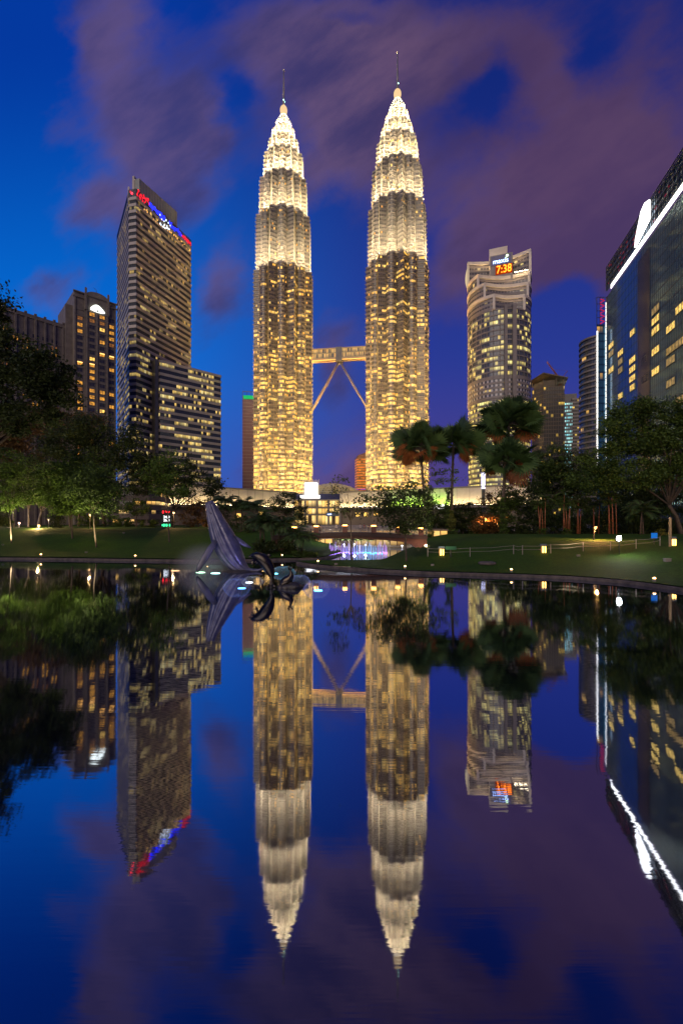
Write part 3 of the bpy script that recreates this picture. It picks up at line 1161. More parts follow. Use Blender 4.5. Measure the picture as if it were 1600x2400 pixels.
M['clockwin'] = win_mat('curved_tower_glazing', (0.07, 0.075, 0.08), (1.0, 0.72, 0.16, 1), (0.95, 0.88, 0.32, 1), 0.46, 2.1, 1.25, 11.0, 3.0, 0.1, (0.2, 0.18, 0.16), 0.15, runw=0.62)
M['clockwin2'] = win_mat('curved_tower_low_glazing', (0.07, 0.075, 0.07), (1.0, 0.72, 0.13, 1), (0.95, 0.90, 0.32, 1), 0.66, 2.1, 1.25, 12.0, 3.0, 0.12, (0.2, 0.18, 0.16), 0.15)
M['clockwin3'] = win_mat('punched_windows', (0.05, 0.05, 0.055), (1.0, 0.68, 0.16, 1), (1.0, 0.8, 0.3, 1), 0.2, 3.2, 1.2, 13.0, 2.0, 0.48, (0.44, 0.40, 0.35), 0.3)
fnb = lambda z: circ(RC)
storeys(root, lambda z: circ(RC - 0.4), 3.0, 99, 4.0, 1.5, 0.3, M['palegrey'], M['clockwin2'], name='lower_shaft', first=0)
storeys(root, lambda z: circ(RC + 0.1), 100.5, 115, 3.6, 1.7, 0.25, M['palegrey'], M['clockwin3'], name='middle_shaft', first=40)
storeys(root, fnb, 116.7, 168, 4.05, 1.1, 0.35, M['palegrey'], M['clockwin'], name='upper_shaft', first=60)
lv = [(169.2, 179, 21, 29, 2.5), (180.2, 190, 18, 43, 3.5), (191.2, 199, 14, 53, 4.5), (200.2, 218, -1.5, 75, 6)]
M['crownwin'] = win_mat('crown_glazing', (0.09, 0.085, 0.085), (1.0, 0.75, 0.2, 1), (0.9, 0.95, 0.7, 1), 0.16, 2.4, 1.2, 14.0, 3.0, 0.12, (0.3, 0.26, 0.23), 0.2)
for i, (za, zc, c, ph, dep) in enumerate(lv):
    o = crescent(RC, c, ph, dep)
    storeys(root, lambda z, o=o: o, za, zc - 3.0, 3.6, 1.9, 0.2, M['palegrey'], M['crownwin'], name='crown_tier', first=90 + 10 * i, cap=True)
    b = MB()                                       # pale beam carried on posts along the front of the crescent
    o2 = offset_outline(o, 0.7)
    zt_ = zc - 0.6
    b.prism(o2, zt_, zt_ + 2.6)
    n = len(o)
    for k in range(41, n):
        b.tube([(*o[k], zc - 1.4), (*o[(k + 1) % n], zt_ + 0.2)], 0.16, 4)
    for q in (0, 40):
        b.box(o[q][0] - 0.9, o[q][0] + 0.9, o[q][1] - 0.9, o[q][1] + 0.9, za - 0.5, zt_)
    b.build('crown_beam', M['cream'], root)
    b = MB()                                       # uplight hidden behind the step below
    for k in range(41, n - 1):
        p, q = Vector(offset_outline(o, 1.7)[k]), Vector(offset_outline(o, 1.7)[k + 1])
        p2, q2 = Vector(offset_outline(o, 2.2)[k]), Vector(offset_outline(o, 2.2)[k + 1])
        z = zc - 5.5 if i == 3 else zc - 4.0
        b.quad((p.x, p.y, z), (p2.x, p2.y, z), (q2.x, q2.y, z), (q.x, q.y, z))
    b.build('crown_uplight', lamp_mat('crown_uplight', (1.0, 0.70, 0.38), 45.0 if i == 3 else 16.0, True), root)
b = MB()
b.box(-7.2, 6.6, -2.5, 6, 199, 229)
b.build('crown_block', M['cream'], root)
b = MB()
b.box(-6.6, 10.4, -9.5, -3.0, 190, 203)
b.prism([(-6.6, -9.5), (10.4, -9.5), (10.4, -3.0), (-6.6, -3.0)], 203.01, 219)
b.build('sign_block', M['palegrey'], root)
b = MB()
b.box(-5.6, 9.4, -9.75, -9.52, 210.6, 218.2)
b.build('sign_panel', surf('dark_blue_panel', (0.06, 0.06, 0.16), None, 1, 0.4), root)
M['signblue'] = lamp_mat('blue_white_sign', (0.40, 0.55, 1.0), 5.0)
M['clockface'] = lamp_mat('orange_clock_digit', (1.0, 0.20, 0.015), 5.0)
text_mesh('sign_lettering', 'maxis', 5.0, M['signblue'], root, (1.5, -9.95, 213.6), depth=0.12, sx=1.02)
b = MB()
b.ball((6.4, -10.0, 216.9), 1.0, 0.25, 1.0, 10, 8)
b.tube([(5.3, -10, 215.6), (6.3, -10, 216.0), (7.4, -10, 216.9)], 0.3, 5)
b.build('sign_emblem', lamp_mat('green_white_emblem', (0.7, 1.0, 0.45), 3.5), root)
text_mesh('clock_digits', '7:38', 8.6, M['clockface'], root, (4.0, -9.9, 206.6), depth=0.15, sx=0.78)
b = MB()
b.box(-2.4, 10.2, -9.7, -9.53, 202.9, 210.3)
b.build('clock_panel', lamp_mat('clock_spill_glow', (1.0, 0.10, 0.01), 0.38), root)  # panel emission stands in for the glow spilled by the digits
# crown floodlights on the top step
b = MB()
for x in (-18, -13, -9.5, 13, 16.5, 20):
    b.box(x - 1.2, x + 1.2, -12.4, -12.0, 201.0, 201.3)
for x in (-4, 0, 4):
    b.box(x - 1.2, x + 1.2, -3.6, -3.2, 219.4, 219.7)
b.build('crown_floodlight', lamp_mat('crown_floodlight', (1.0, 0.76, 0.45), 30.0), root)
b = MB()                                            # bowed fin on the left edge, floodlight put in as own glow
for k in range(10):
    t0, t1 = k / 10, (k + 1) / 10
    for (s0_, s1_) in ((t0, t1),):
        r0_, r1_ = 23.9 + 2.2 * math.sin(PI * s0_ ** 0.8), 23.9 + 2.2 * math.sin(PI * s1_ ** 0.8)
        z0_, z1_ = 198 + 21 * s0_, 198 + 21 * s1_
        b.quad((-r0_, -4, z0_), (-23.7, -7.0, z0_), (-23.7, -7.0, z1_), (-r1_, -4, z1_))
        b.quad((-23.7, -1, z0_), (-r0_, -4, z0_), (-r1_, -4, z1_), (-23.7, -1, z1_))
b.build('floodlit_glow_fin', lamp_mat('floodlit_glow_fin', (1.0, 0.76, 0.44), 0.75), root)
# front pier
t = R(20)
b = MB()
px_, py_ = RC * math.sin(t), -RC * math.cos(t)
ex = Vector((math.cos(t), math.sin(t)))
ey = Vector((math.sin(t), -math.cos(t)))
for a0, a1, pr, top in ((-4.6, -2.4, 1.5, 170.5), (1.4, 4.4, 1.9, 171.5)):
    q = [Vector((px_, py_)) + ex * a0 + ey * -2, Vector((px_, py_)) + ex * a0 + ey * pr, Vector((px_, py_)) + ex * a1 + ey * pr, Vector((px_, py_)) + ex * a1 + ey * -2]
    b.prism([tuple(p) for p in q], 100, top)
b.build('front_pier', M['palegrey'], root)
b = MB()
for k in range(14):
    th = R(-78 + 11.5 * k)
    if abs(math.degrees(th) - 20) < 8:
        continue
    b.tube([((RC + 0.25) * math.sin(th), -(RC + 0.25) * math.cos(th), 116), ((RC + 0.25) * math.sin(th), -(RC + 0.25) * math.cos(th), 169)], 0.22, 4)
b.build('mullion', M['palegrey'], root)

# ------------------------------------------------------------------ building under construction, its neighbour and the crane
MATNET = win_mat('netted_floors', (0.035, 0.033, 0.028), (1.0, 0.62, 0.08, 1), (0.9, 0.75, 0.12, 1), 0.22, 2.2, 1.1, 15.0, 1.0, 0.2, (0.10, 0.09, 0.07), 0.5)
M['net'] = surf('netted_slab', (0.13, 0.11, 0.075), (0.085, 0.075, 0.055), 0.3, 0.8)
root = thing('unfinished_tower', 'unfinished netted tower with tilted roof slab right of the clock tower', 'building', Vector((X(1262, 420), 410, 0)), R(-24))
oc = [(-10, 9), (0, 0), (18, 4), (18, 28), (-10, 28)]
storeys(root, lambda z: oc, 3.0, Z(915, 420), 3.8, 0.8, 0.3, M['net'], MATNET)
b = MB()
zt = Z(915, 420)
for x, y in ((-10, 10), (0, 1), (11, 2.5), (17, 5)):
    b.box(x - 0.4, x + 0.4, y, y + 0.8, zt, Z(895, 420))
b.build('column', M['net'], root)
b = MB()
lo = [(-13, 9, Z(893, 420)), (0, -2, Z(884, 420)), (21, 3, Z(898, 420)), (20, 29, Z(897, 420)), (-12, 29, Z(893, 420))]
hi_ = [(x, y, z + 0.8) for x, y, z in lo]
b.poly(hi_)
b.poly(list(reversed(lo)))
for i in range(5):
    j = (i + 1) % 5
    b.quad(lo[i], lo[j], hi_[j], hi_[i])
low2 = [(-9, 12, zt + 1), (0, 2, zt + 1), (10, 4, zt + 1), (8, 27, zt + 1), (-9, 27, zt + 1)]
b.poly([(x, y, z + 6) for x, y, z in low2])
for i in range(5):
    j = (i + 1) % 5
    b.quad(low2[i], low2[j], (low2[j][0], low2[j][1], low2[j][2] + 6), (low2[i][0], low2[i][1], low2[i][2] + 6))
b.build('roof_slab', M['net'], root)

root = thing('cyan_lit_block', 'narrow block with a column of cyan lit rooms beside the unfinished tower', 'building', Vector((X(1318, 440), 440, 0)), R(-14))
M['cyanwin'] = win_mat('cyan_rooms', (0.05, 0.055, 0.06), (0.2, 0.8, 0.9, 1), (0.7, 1.0, 0.85, 1), 0.68, 1.6, 1.3, 16.0, 1.0, 0.3, (0.12, 0.11, 0.10), 0.3)
o1 = [(0, 0), (9, 0), (9, 14), (0, 14)]
o2 = [(9.01, 0.5), (15.5, 0.5), (15.5, 14), (9.01, 14)]
storeys(root, lambda z: o1, 3.0, Z(945, 440), 3.5, 1.4, 0.2, M['spandk'], M['cyanwin'], name='lit_shaft')
storeys(root, lambda z: o2, 3.0, Z(938, 440), 3.5, 1.6, 0.2, M['palegrey'], MATNET, name='side_shaft')
b = MB()
b.box(1, 14, 3, 12, Z(944, 440), Z(922, 440))
b.build('roof_house', M['spandk'], root)

root = thing('tower_crane', 'construction crane with raised jib above the unfinished tower', 'crane', Vector((X(1312, 425), 425, 0)))
b = MB()
z0_, z1_ = Z(915, 425), Z(890, 425)
for sx in (-0.8, 0.8):
    for sy in (-0.8, 0.8):
        b.tube([(sx, sy, 60), (sx, sy, z1_)], 0.22, 4)
for k in range(28):
    z = 60 + (z1_ - 60) * k / 28
    b.tube([(-0.8, -0.8, z), (0.8, -0.8, z + 2.6)], 0.13, 4)
b.build('crane_mast', M['redstem'], root)
b = MB()
jt = (X(1281, 425) - X(1312, 425), 0, Z(848, 425))
for off in ((0, 0.6, 0), (0, -0.6, 0), (0.9, 0, 0.7)):
    b.tube([(off[0], off[1], z1_ + off[2]), (jt[0] + off[0] * 0.3, off[1] * 0.4, jt[2])], 0.3, 4)
for k in range(12):
    t0, t1 = k / 12, (k + 1) / 12
    b.tube([(jt[0] * t0, -0.6, z1_ + (jt[2] - z1_) * t0), (0.9 + jt[0] * t1, 0, z1_ + 0.7 + (jt[2] - z1_) * t1)], 0.15, 4)
b.build('jib', M['redstem'], root)
b = MB()
b.tube([(0.5, 0, z1_), (7.5, 0, z1_ + 9)], 0.28, 4)
b.tube([(0.5, 0, z1_), (5.0, 0, z1_ - 1.5)], 0.5, 4)
b.tube([(7.5, 0, z1_ + 9), (jt[0] * 0.6, 0, z1_ + (jt[2] - z1_) * 0.6)], 0.06, 4)
b.build('counter_jib', M['redstem'], root)
b = MB()
b.ball((0.6, -3, Z(910, 425)), 1.3, nu=10, nv=8)
b.build('work_lamp', lamp_mat('white_work_lamp', (1.0, 0.95, 0.8), 9.0), root)

# ------------------------------------------------------------------ round banded apartment tower
root = thing('round_apartment_tower', 'slim round apartment tower with pale balcony bands left of blue hotel', 'building', Vector((X(1401, 330), 330, 0)), R(-30))
M['aptwin'] = win_mat('apartment_glazing', (0.06, 0.06, 0.06), (1.0, 0.55, 0.12, 1), (1.0, 0.7, 0.25, 1), 0.10, 2.4, 0.9, 17.0, 3.0, 0.1, (0.15, 0.13, 0.12), 0.2)
oa = [(12.2 * math.cos(2 * PI * k / 32), 13 * math.sin(2 * PI * k / 32)) for k in range(32)]
storeys(root, lambda z: oa, 3.0, Z(803, 330), 4.1, 1.3, 0.9, M['palegrey'], M['aptwin'])

# ------------------------------------------------------------------ blue glass hotel on the right
A = Vector((X(1421, 200), 200, 0))
rzb = math.atan2(-64.0, -15.4)
root = thing('blue_glass_hotel', 'blue glass hotel with slanting white roof light and lit room windows, right edge', 'building', A, rzb)
XF = Matrix.Translation(A) @ Matrix.Rotation(rzb, 4, 'Z')
INV = XF.inverted()
M['blueglass'] = win_mat('blue_curtain_wall', (0.045, 0.20, 0.40), WARM_A, WARM_B, 0.0, 1.5, 0.0, 18.0, 2.0, 0.10, (0.02, 0.05, 0.09), 0.08, spec=0.9, metal=0.75)
M['bluesp'] = surf('blue_spandrel_glass', (0.045, 0.12, 0.20), (0.035, 0.10, 0.17), 0.2, 0.12, 0.6)
LB = 105.0
HB = 110.8
ob = [(0, 0), (LB, 0), (LB, 28), (0, 28)]
storeys(root, lambda z: ob, 3.0, HB, 3.7, 0.55, 0.06, M['bluesp'], M['blueglass'])
b = MB()
for k in range(71):
    b.box(1.5 * k - 0.04, 1.5 * k + 0.04, -0.14, -0.065, 3, HB)
b.build('mullion', M['darksteel'], root)
b = MB()
b.box(33.5, 43.5, -0.22, -0.15, 3, 108)  # flat dark panel on the facade, coloured as the shade of a recess
b.build('recess_shade_panel', surf('recess_shade', (0.010, 0.012, 0.018), None, 0.2, 0.15), root)
b = MB()                                            # open roof screen
for k in range(36):
    b.box(3.0 * k - 0.12, 3.0 * k + 0.12, -0.3, 0.0, 114.4, 125.2)
for z in (117.5, 120.4, 123.2, 125.2):
    b.box(-0.2, LB, -0.35, -0.02, z - 0.15, z + 0.12)
b.build('roof_screen', M['darksteel'], root)
b = MB()
b.quad((-0.1, 0.12, 114), (LB, 0.12, 114), (LB, 0.12, 125), (-0.1, 0.12, 125))
b.build('screen_glass', M['bluesp'], root)
b = MB()
for k in range(24):
    x, z = random.uniform(1, 60), random.uniform(115, 124)
    b.box(x, x + random.uniform(0.5, 2), -0.42, -0.36, z, z + 0.25)
b.build('red_trim_light', lamp_mat('red_trim_light', (1.0, 0.05, 0.12), 0.35), root)
b = MB()
b.box(6.6, LB, -0.5, -0.3, 112.0, 113.9)
b.build('roof_light', lamp_mat('white_roof_light', (1.0, 0.96, 0.90), 3.0), root)
b = MB()
em = [(33.0, 114.3), (44.6, 117.2), (45.2, 121.2), (44.8, 124.6), (41.5, 125.8), (38.4, 124.8), (33.4, 117.2)]
b.poly([(x, -1.1, z) for x, z in em])
b.poly([(x, -0.5, z) for x, z in reversed(em)])
for i in range(len(em)):
    j = (i + 1) % len(em)
    b.quad((em[j][0], -1.1, em[j][1]), (em[i][0], -1.1, em[i][1]), (em[i][0], -0.5, em[i][1]), (em[j][0], -0.5, em[j][1]))
b.build('roof_emblem', lamp_mat('white_roof_emblem', (1.0, 0.98, 0.94), 3.0), root)
M['bluepane'] = [lit_pane('yellow_room', (1.0, 0.55, 0.10), 1.1), lit_pane('dim_yellow_room', (1.0, 0.55, 0.14), 0.32)]
M['frame'] = surf('window_frame', (0.04, 0.05, 0.06), None, 2, 0.4)


def facade_s(px):
    k = (px - 800) / 1000
    return (k * 200 - 124.2) / (0.972 * k - 0.234)


for xc, yc, w, dim in [(530, 850, 2, 1), (530, 897, 2, 0), (528, 985, 2, 0), (528, 1072, 2, 0), (528, 1155, 2, 0), (602, 948, 2, 0), (600, 1038, 2, 1),
                       (600, 1082, 2, 1), (600, 1125, 2, 1), (600, 1210, 2, 1), (657, 830, 2, 0), (657, 1015, 2, 1), (657, 1325, 2, 1), (405, 960, 1.5, 0),
                       (293, 1055, 2, 0), (295, 1095, 2, 1), (340, 1070, 2, 0), (342, 1115, 1.6, 1), (342, 1150, 1.6, 1), (292, 1172, 2, 0),
                       (402, 1125, 2, 0), (402, 1165, 2, 0), (402, 1205, 2, 0), (470, 1112, 1.3, 1), (468, 1192, 1.3, 1), (476, 1228, 1.8, 1),
                       (342, 1305, 1.6, 0), (402, 1285, 1.6, 0), (240, 0, 0, 0)]:
    if not w:
        continue
    s = facade_s(1300 + xc / 2.22)
    D = 200 - 0.972 * s
    z = Z(340 + yc / 2.22, D)
    z = 3.0 + 3.7 * round((z - 3.0 - 1.9) / 3.7) + 0.75
    s = 1.5 * round(s / 1.5)
    hw = 1.45 * w
    b = MB()
    b.box(s - hw - 0.1, s + hw + 0.1, -0.30, -0.16, z - 0.1, z, 0)
    b.box(s - hw - 0.1, s + hw + 0.1, -0.30, -0.16, z + 2.4, z + 2.5, 0)
    for q in (-1, -0.33, 0.33, 1):
        b.box(s + hw * q - 0.06, s + hw * q + 0.06, -0.28, -0.16, z, z + 2.4, 0)
    b.quad((s - hw, -0.19, z), (s + hw, -0.19, z), (s + hw, -0.19, z + 2.4), (s - hw, -0.19, z + 2.4), mi=1)
    b.build('window', [M['frame'], M['bluepane'][dim]], root)


def in_world(b, name, mat, parent, inv):
    o = b.build(name, mat, parent)
    o.matrix_parent_inverse = inv
    return o


# slim stair shaft at the far end with two light lines and a red sign
x0, x1 = X(1398, 204), X(1420, 204)
sh = thing('glass_stair_tower', 'slim glass shaft edged by two white light lines with red sign on top', 'building', Vector((x0, 204, 0)))
os_ = [(0, 0), (x1 - x0, 0), (x1 - x0 + 10.5, 18), (11.0, 18)]
M['shaftwin'] = win_mat('shaft_glass', (0.08, 0.22, 0.34), WARM_A, WARM_B, 0.14, 1.4, 1.0, 19.0, 3.0, 0.10, (0.02, 0.05, 0.09), 0.1, spec=0.8, metal=0.5)
storeys(sh, lambda z: os_, 3.0, Z(765, 204), 3.7, 0.7, 0.06, M['bluesp'], M['shaftwin'])
b = MB()
zq = Z(765, 204)
for k in range(4):
    x = (x1 - x0) * k / 3
    b.box(x - 0.1, x + 0.1, -0.1, 0.1, zq, Z(696, 204))
for k in range(5):
    z = zq + 1 + (Z(696, 204) - zq - 1) * k / 4
    b.box(0, x1 - x0, -0.1, 0.1, z - 0.1, z + 0.1)
b.build('roof_screen', M['darksteel'], sh)
b = MB()
for k in range(5):
    z = zq + 1.2 + 2.5 * k
    b.tube([(1.5, -0.4, z), (3.4, -0.4, z + 1.1), (1.6, -0.4, z + 1.7)], 0.28, 5)
b.build('red_sign', lamp_mat('red_neon_sign', (1.0, 0.03, 0.10), 0.6), sh)
for xx, ya, yb in ((0.0, 775, 1090), (x1 - x0 - 0.2, 708, 1095)):
    b = MB()
    za, zc = Z(yb, 204), Z(ya, 204)
    n = 26
    for k in range(n):
        z = za + (zc - za) * k / n
        b.box(xx - 0.25, xx + 0.25, -0.6, -0.25, z, z + (zc - za) / n * 0.9)
    b.build('light_line', lamp_mat('white_light_line', (1.0, 0.97, 0.9), 1.9), sh)

# ------------------------------------------------------------------ shopping mall at the foot of the towers
mall = thing('shopping_mall', 'long curved cream shopping mall with lit entrance at foot of towers', 'building', Vector((0, 320, 0)))
INVM = Matrix.Translation((0, -320, 0))


def arc_wall(pts, z0, z1, th, mat, name, base=None):
    b = MB()
    fr = [Vector((X(p, d), d)) for p, d in pts]
    for a, c in zip(fr, fr[1:]):
        b.quad((*a, z0), (*c, z0), (*c, z1), (*a, z1))
        b.quad((*a, z1), (*c, z1), (c.x, c.y + th, z1), (a.x, a.y + th, z1))
        b.quad((*c, z0), (*a, z0), (a.x, a.y + th, z0), (c.x, c.y + th, z0))
    return in_world(b, name, mat, mall, INVM)


def dense(pts, n=6):
    res = []
    for i in range(len(pts) - 1):
        for k in range(n):
            t = k / n
            res.append((pts[i][0] + (pts[i + 1][0] - pts[i][0]) * t, pts[i][1] + (pts[i + 1][1] - pts[i][1]) * t))
    return res + [pts[-1]]


left_w = dense([(330, 246), (420, 256), (520, 272), (580, 288), (633, 304), (688, 317)])
right_w = dense([(796, 317), (870, 307), (950, 292), (1070, 271), (1160, 258), (1270, 246)])
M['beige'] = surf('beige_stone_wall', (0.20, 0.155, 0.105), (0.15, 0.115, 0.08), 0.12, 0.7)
M['mallstrip'] = lamp_mat('mall_wash', (1.0, 0.78, 0.42), 75)
M['mallgreen'] = lamp_mat('mall_green_wash', (0.40, 1.0, 0.06), 150.0)
for wl_ in (left_w, right_w):
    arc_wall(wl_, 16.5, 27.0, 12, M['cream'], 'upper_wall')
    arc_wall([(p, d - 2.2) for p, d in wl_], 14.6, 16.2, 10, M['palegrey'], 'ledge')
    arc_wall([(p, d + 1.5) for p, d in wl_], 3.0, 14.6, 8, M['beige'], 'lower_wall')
    arc_wall([(p, d - 0.6) for p, d in wl_], 27.1, 27.9, 12, M['palegrey'], 'coping')
    b = MB()
    b2 = MB()
    fr = [Vector((X(p, d - 2.0), d - 2.0)) for p, d in wl_]
    for (p, d), a, c in zip(wl_, fr, fr[1:]):
        bb = b2 if (900 < p < 1040) else b
        bb.quad((*a, 16.3), (*c, 16.3), (c.x, c.y + 0.6, 16.3), (a.x, a.y + 0.6, 16.3))
    in_world(b, 'wall_washer', M['mallstrip'], mall, INVM)
    if b2.f:
        in_world(b2, 'green_wall_washer', M['mallgreen'], mall, INVM)
    b = MB()                                        # panel joints
    for p, d in wl_[::2]:
        b.box(X(p, d) - 0.06, X(p, d) + 0.06, d - 0.08, d + 0.1, 16.6, 26.9)
    in_world(b, 'panel_joint', M['spandk'], mall, INVM)
DE = 318
M['mallwin'] = win_mat('mall_glazing', (0.12, 0.08, 0.04), (1.0, 0.55, 0.10, 1), (1.0, 0.72, 0.28, 1), 0.92, 2.6, 1.7, 21.0, 2.0, 0.10, (0.12, 0.09, 0.06), 0.2, vary=0.5)
ex0, ex1 = X(688, DE), X(797, DE)
b = MB()
b.box(ex0, ex1, DE, DE + 14, 3, 22.2)
for k in range(5):
    x = ex0 + (ex1 - ex0) * k / 4
    b.box(x - 0.7, x + 0.7, DE - 1.2, DE, 3, 22.2)
for z in (10.2, 15.4, 21.2):
    b.box(ex0, ex1, DE - 1.0, DE, z, z + 0.9)
in_world(b, 'entrance_block', M['palegrey'], mall, INVM)
for k, (za, zc) in enumerate(((3.4, 10.1), (11.2, 15.3), (16.4, 21.1))):
    b = MB()
    for q in range(4):
        xa = ex0 + (ex1 - ex0) * q / 4 + 0.75
        xb = ex0 + (ex1 - ex0) * (q + 1) / 4 - 0.75
        b.quad((xa, DE - 0.3, za), (xb, DE - 0.3, za), (xb, DE - 0.3, zc), (xa, DE - 0.3, zc), uv=((q * 9, k), (q * 9 + 7.3, k), (q * 9 + 7.3, k + 0.98), (q * 9, k + 0.98)))
    in_world(b, 'window_band', M['mallwin'], mall, INVM)
b = MB()
b.box(ex0, ex1, DE + 1, DE + 10, 22.25, 26.4)
in_world(b, 'blue_glass_band', surf('navy_glass', (0.03, 0.035, 0.10), None, 0.4, 0.15), mall, INVM)
b = MB()
b.box(X(704, DE), X(750, DE), DE - 2.5, DE - 0.4, 22.9, 25.1)
b.box(X(714, DE), X(744.5, DE), DE - 2.2, DE - 1.0, 25.11, 34.4)
in_world(b, 'lit_screen', lamp_mat('white_screen', (1.0, 0.97, 0.90), 2.6), mall, INVM)
b = MB()
for k in range(12):
    x = X(711 + 3.3 * k, DE)
    b.box(x - 0.2, x + 0.2, DE - 0.9, DE - 0.5, 25, 36.5 + 0.5 * (k % 2))
in_world(b, 'screen_mast', M['cream'], mall, INVM)
b = MB()
b.box(X(764, DE), X(794, DE), DE - 1.7, DE - 1.25, Z(1210, DE), Z(1201, DE))
in_world(b, 'fascia', surf('slate_fascia', (0.10, 0.14, 0.16), None, 0.5, 0.5), mall, INVM)
b = MB()
b.box(X(767.5, DE), X(776.5, DE), DE - 2.0, DE - 1.75, Z(1206.6, DE), Z(1204.4, DE))
in_world(b, 'fascia_light', M['signblue'], mall, INVM)
b = MB()
dc = (X(778, 350), 352, 22.0)
b.ball(dc, 27, 27, 14.5, 40, 12, v0=0.0, v1=1.0)
M['domeglass'] = win_mat('dome_glazing', (0.10, 0.09, 0.06), (1.0, 0.66, 0.2, 1), (1.0, 0.78, 0.36, 1), 0.7, 0.05, 0.38, 22.0, 3.0, 0.15, (0.10, 0.09, 0.07), 0.3)
in_world(b, 'dome', M['domeglass'], mall, INVM)
b = MB()
for k in range(1, 10):
    ph = PI / 2 * k / 10
    r, z = 27.15 * math.cos(ph), 22 + 14.6 * math.sin(ph)
    b.tube([(dc[0] + r * math.cos(2 * PI * q / 48), dc[1] + r * math.sin(2 * PI * q / 48), z) for q in range(49)], 0.22, 4, cap=False)
in_world(b, 'dome_rib', M['cream'], mall, INVM)
for px_, py_, w in ((838, 1206, 3.2), (857, 1206, 2.6), (880, 1204, 2.8), (612, 1204, 2.6), (560, 1208, 2.6)):
    b = MB()
    d = 296 if px_ > 700 else 279
    x, z = X(px_, d), Z(py_, d)
    b.box(x - w / 2, x + w / 2, d - 0.6, d - 0.4, z - 1.3, z + 1.3)
    in_world(b, 'lit_opening', M['paneC'], mall, INVM)
b = MB()
d = 262
b.box(X(1014, d), X(1037, d), d - 3.0, d - 2.5, Z(1193, d), Z(1182, d))
in_world(b, 'wall_sign', lamp_mat('white_wall_sign', (1, 0.97, 0.9), 2.4), mall, INVM)
# street front low on the left, seen between the trunks
root = thing('podium_corner', 'rounded cream podium corner with lit windows below the striped tower', 'building', Vector((X(318, 190), 190, 0)), R(12))
po = [(-11, 5), (-7, 1.2), (-1, 0), (5, 1.2), (9, 6), (9, 30), (-11, 30)]
M['podwin'] = win_mat('podium_glazing', (0.10, 0.08, 0.05), (1.0, 0.5, 0.1, 1), (1.0, 0.7, 0.25, 1), 0.42, 2.4, 1.5, 23.0, 2.0, 0.12, (0.2, 0.17, 0.12), 0.2)
storeys(root, lambda z: po, 3.0, 19.5, 4.1, 2.4, 0.6, M['beige'], M['podwin'])
root = thing('lit_column', 'slender white lit advertising column in front of the clock tower', 'sign', Vector((X(1090, 300), 262, 0)))
b = MB()
b.box(-0.9, 0.9, -0.9, 0.9, 3, Z(1146, 262))
b.build('base_post', M['darksteel'], root)
b = MB()
b.box(-0.95, 0.95, -0.95, 0.95, Z(1146, 262), Z(1108, 262))
b.build('light_box', lamp_mat('violet_white_lightbox', (0.75, 0.72, 1.0), 1.7), root)

# ================================================================== park: bridge, fountains, lamps, signs
DB = 92.0 * K
br = thing('footbridge', 'low arched red footbridge with pale railing crossing the narrow channel', 'bridge', Vector((X(840, DB), DB, 0)))
bx = br.location.x
top = lambda px: 4.62 - 0.8 * sm(abs(px - 820) / 260.0)
bot = [(640, 1302), (666, 1286), (690, 1266), (712, 1263), (760, 1262), (840, 1263), (900, 1266), (940, 1270), (965, 1277), (982, 1289), (990, 1296), (1040, 1298)]
b, b2 = MB(), MB()
pxs = [640, 652, 666, 678, 690, 712, 725, 760, 800, 840, 870, 900, 920, 940, 953, 965, 974, 982, 990, 1000]
for p, q in zip(pxs, pxs[1:]):
    xa, xc = X(p, DB) - bx, X(q, DB) - bx
    za, zc = Z(interp(p, bot), DB), Z(interp(q, bot), DB)
    ta, tc = top(p) - 0.75, top(q) - 0.75
    b.quad((xa, 0, za), (xc, 0, zc), (xc, 0, tc), (xa, 0, ta))
    b.quad((xc, 5, zc), (xa, 5, za), (xa, 5, ta), (xc, 5, tc))
    b.quad((xa, 5, za), (xc, 5, zc), (xc, 0, zc), (xa, 0, za))
    b.quad((xa, 0, ta), (xc, 0, tc), (xc, 5, tc), (xa, 5, ta))
    for y0, y1 in ((-0.5, 5.5),):
        b2.quad((xa, y0, ta + 0.01), (xc, y0, tc + 0.01), (xc, y0, tc + 0.75), (xa, y0, ta + 0.75))
        b2.quad((xa, y0, ta + 0.75), (xc, y0, tc + 0.75), (xc, y1, tc + 0.75), (xa, y1, ta + 0.75))
        b2.quad((xa, y1, ta + 0.01), (xc, y1, tc + 0.01), (xc, y0, tc + 0.01), (xa, y0, ta + 0.01))
b.build('arch_beam', M['bridge'], br)
b2.build('deck', M['bridgedk'], br)
for y in (-0.35, 5.35):
    b = MB()
    n = 100
    for k in range(n + 1):
        p = 650 + (1000 - 650) * k / n
        x, t = X(p, DB) - bx, top(p)
        b.box(x - 0.035, x + 0.035, y - 0.03, y + 0.03, t, t + 1.15)
        if k < n:
            p2 = 650 + (1000 - 650) * (k + 1) / n
            for h, r in ((1.18, 0.06), (0.15, 0.04)):
                b.tube([(x, y, t + h), (X(p2, DB) - bx, y, top(p2) + h)], r, 4)
    b.build('railing', M['rail'], br)
M['amber'] = lamp_mat('amber_lamp', (1.0, 0.42, 0.08), 16.0)
for p in (690, 741, 808, 875, 931, 985):
    x, t = X(p, DB) - bx, top(p)
    b = MB()
    b.box(x - 0.45, x + 0.45, -0.75, -0.15, t, t + 1.2)
    pl = b.build('pillar', M['bridge'], br)
    b = MB()
    b.box(x - 0.42, x + 0.42, -0.72, -0.18, t + 1.25, t + 1.42)
    b.build('pillar_lamp', M['amber'], pl)
b = MB()
b.box(X(1000, 88 * K) - bx, X(1003, 88 * K) - bx, -2.2, -1.9, 2.1, 2.4)
b.build('abutment_lamp', lamp_mat('abutment_lamp', (1.0, 0.62, 0.42), 120.0), br)


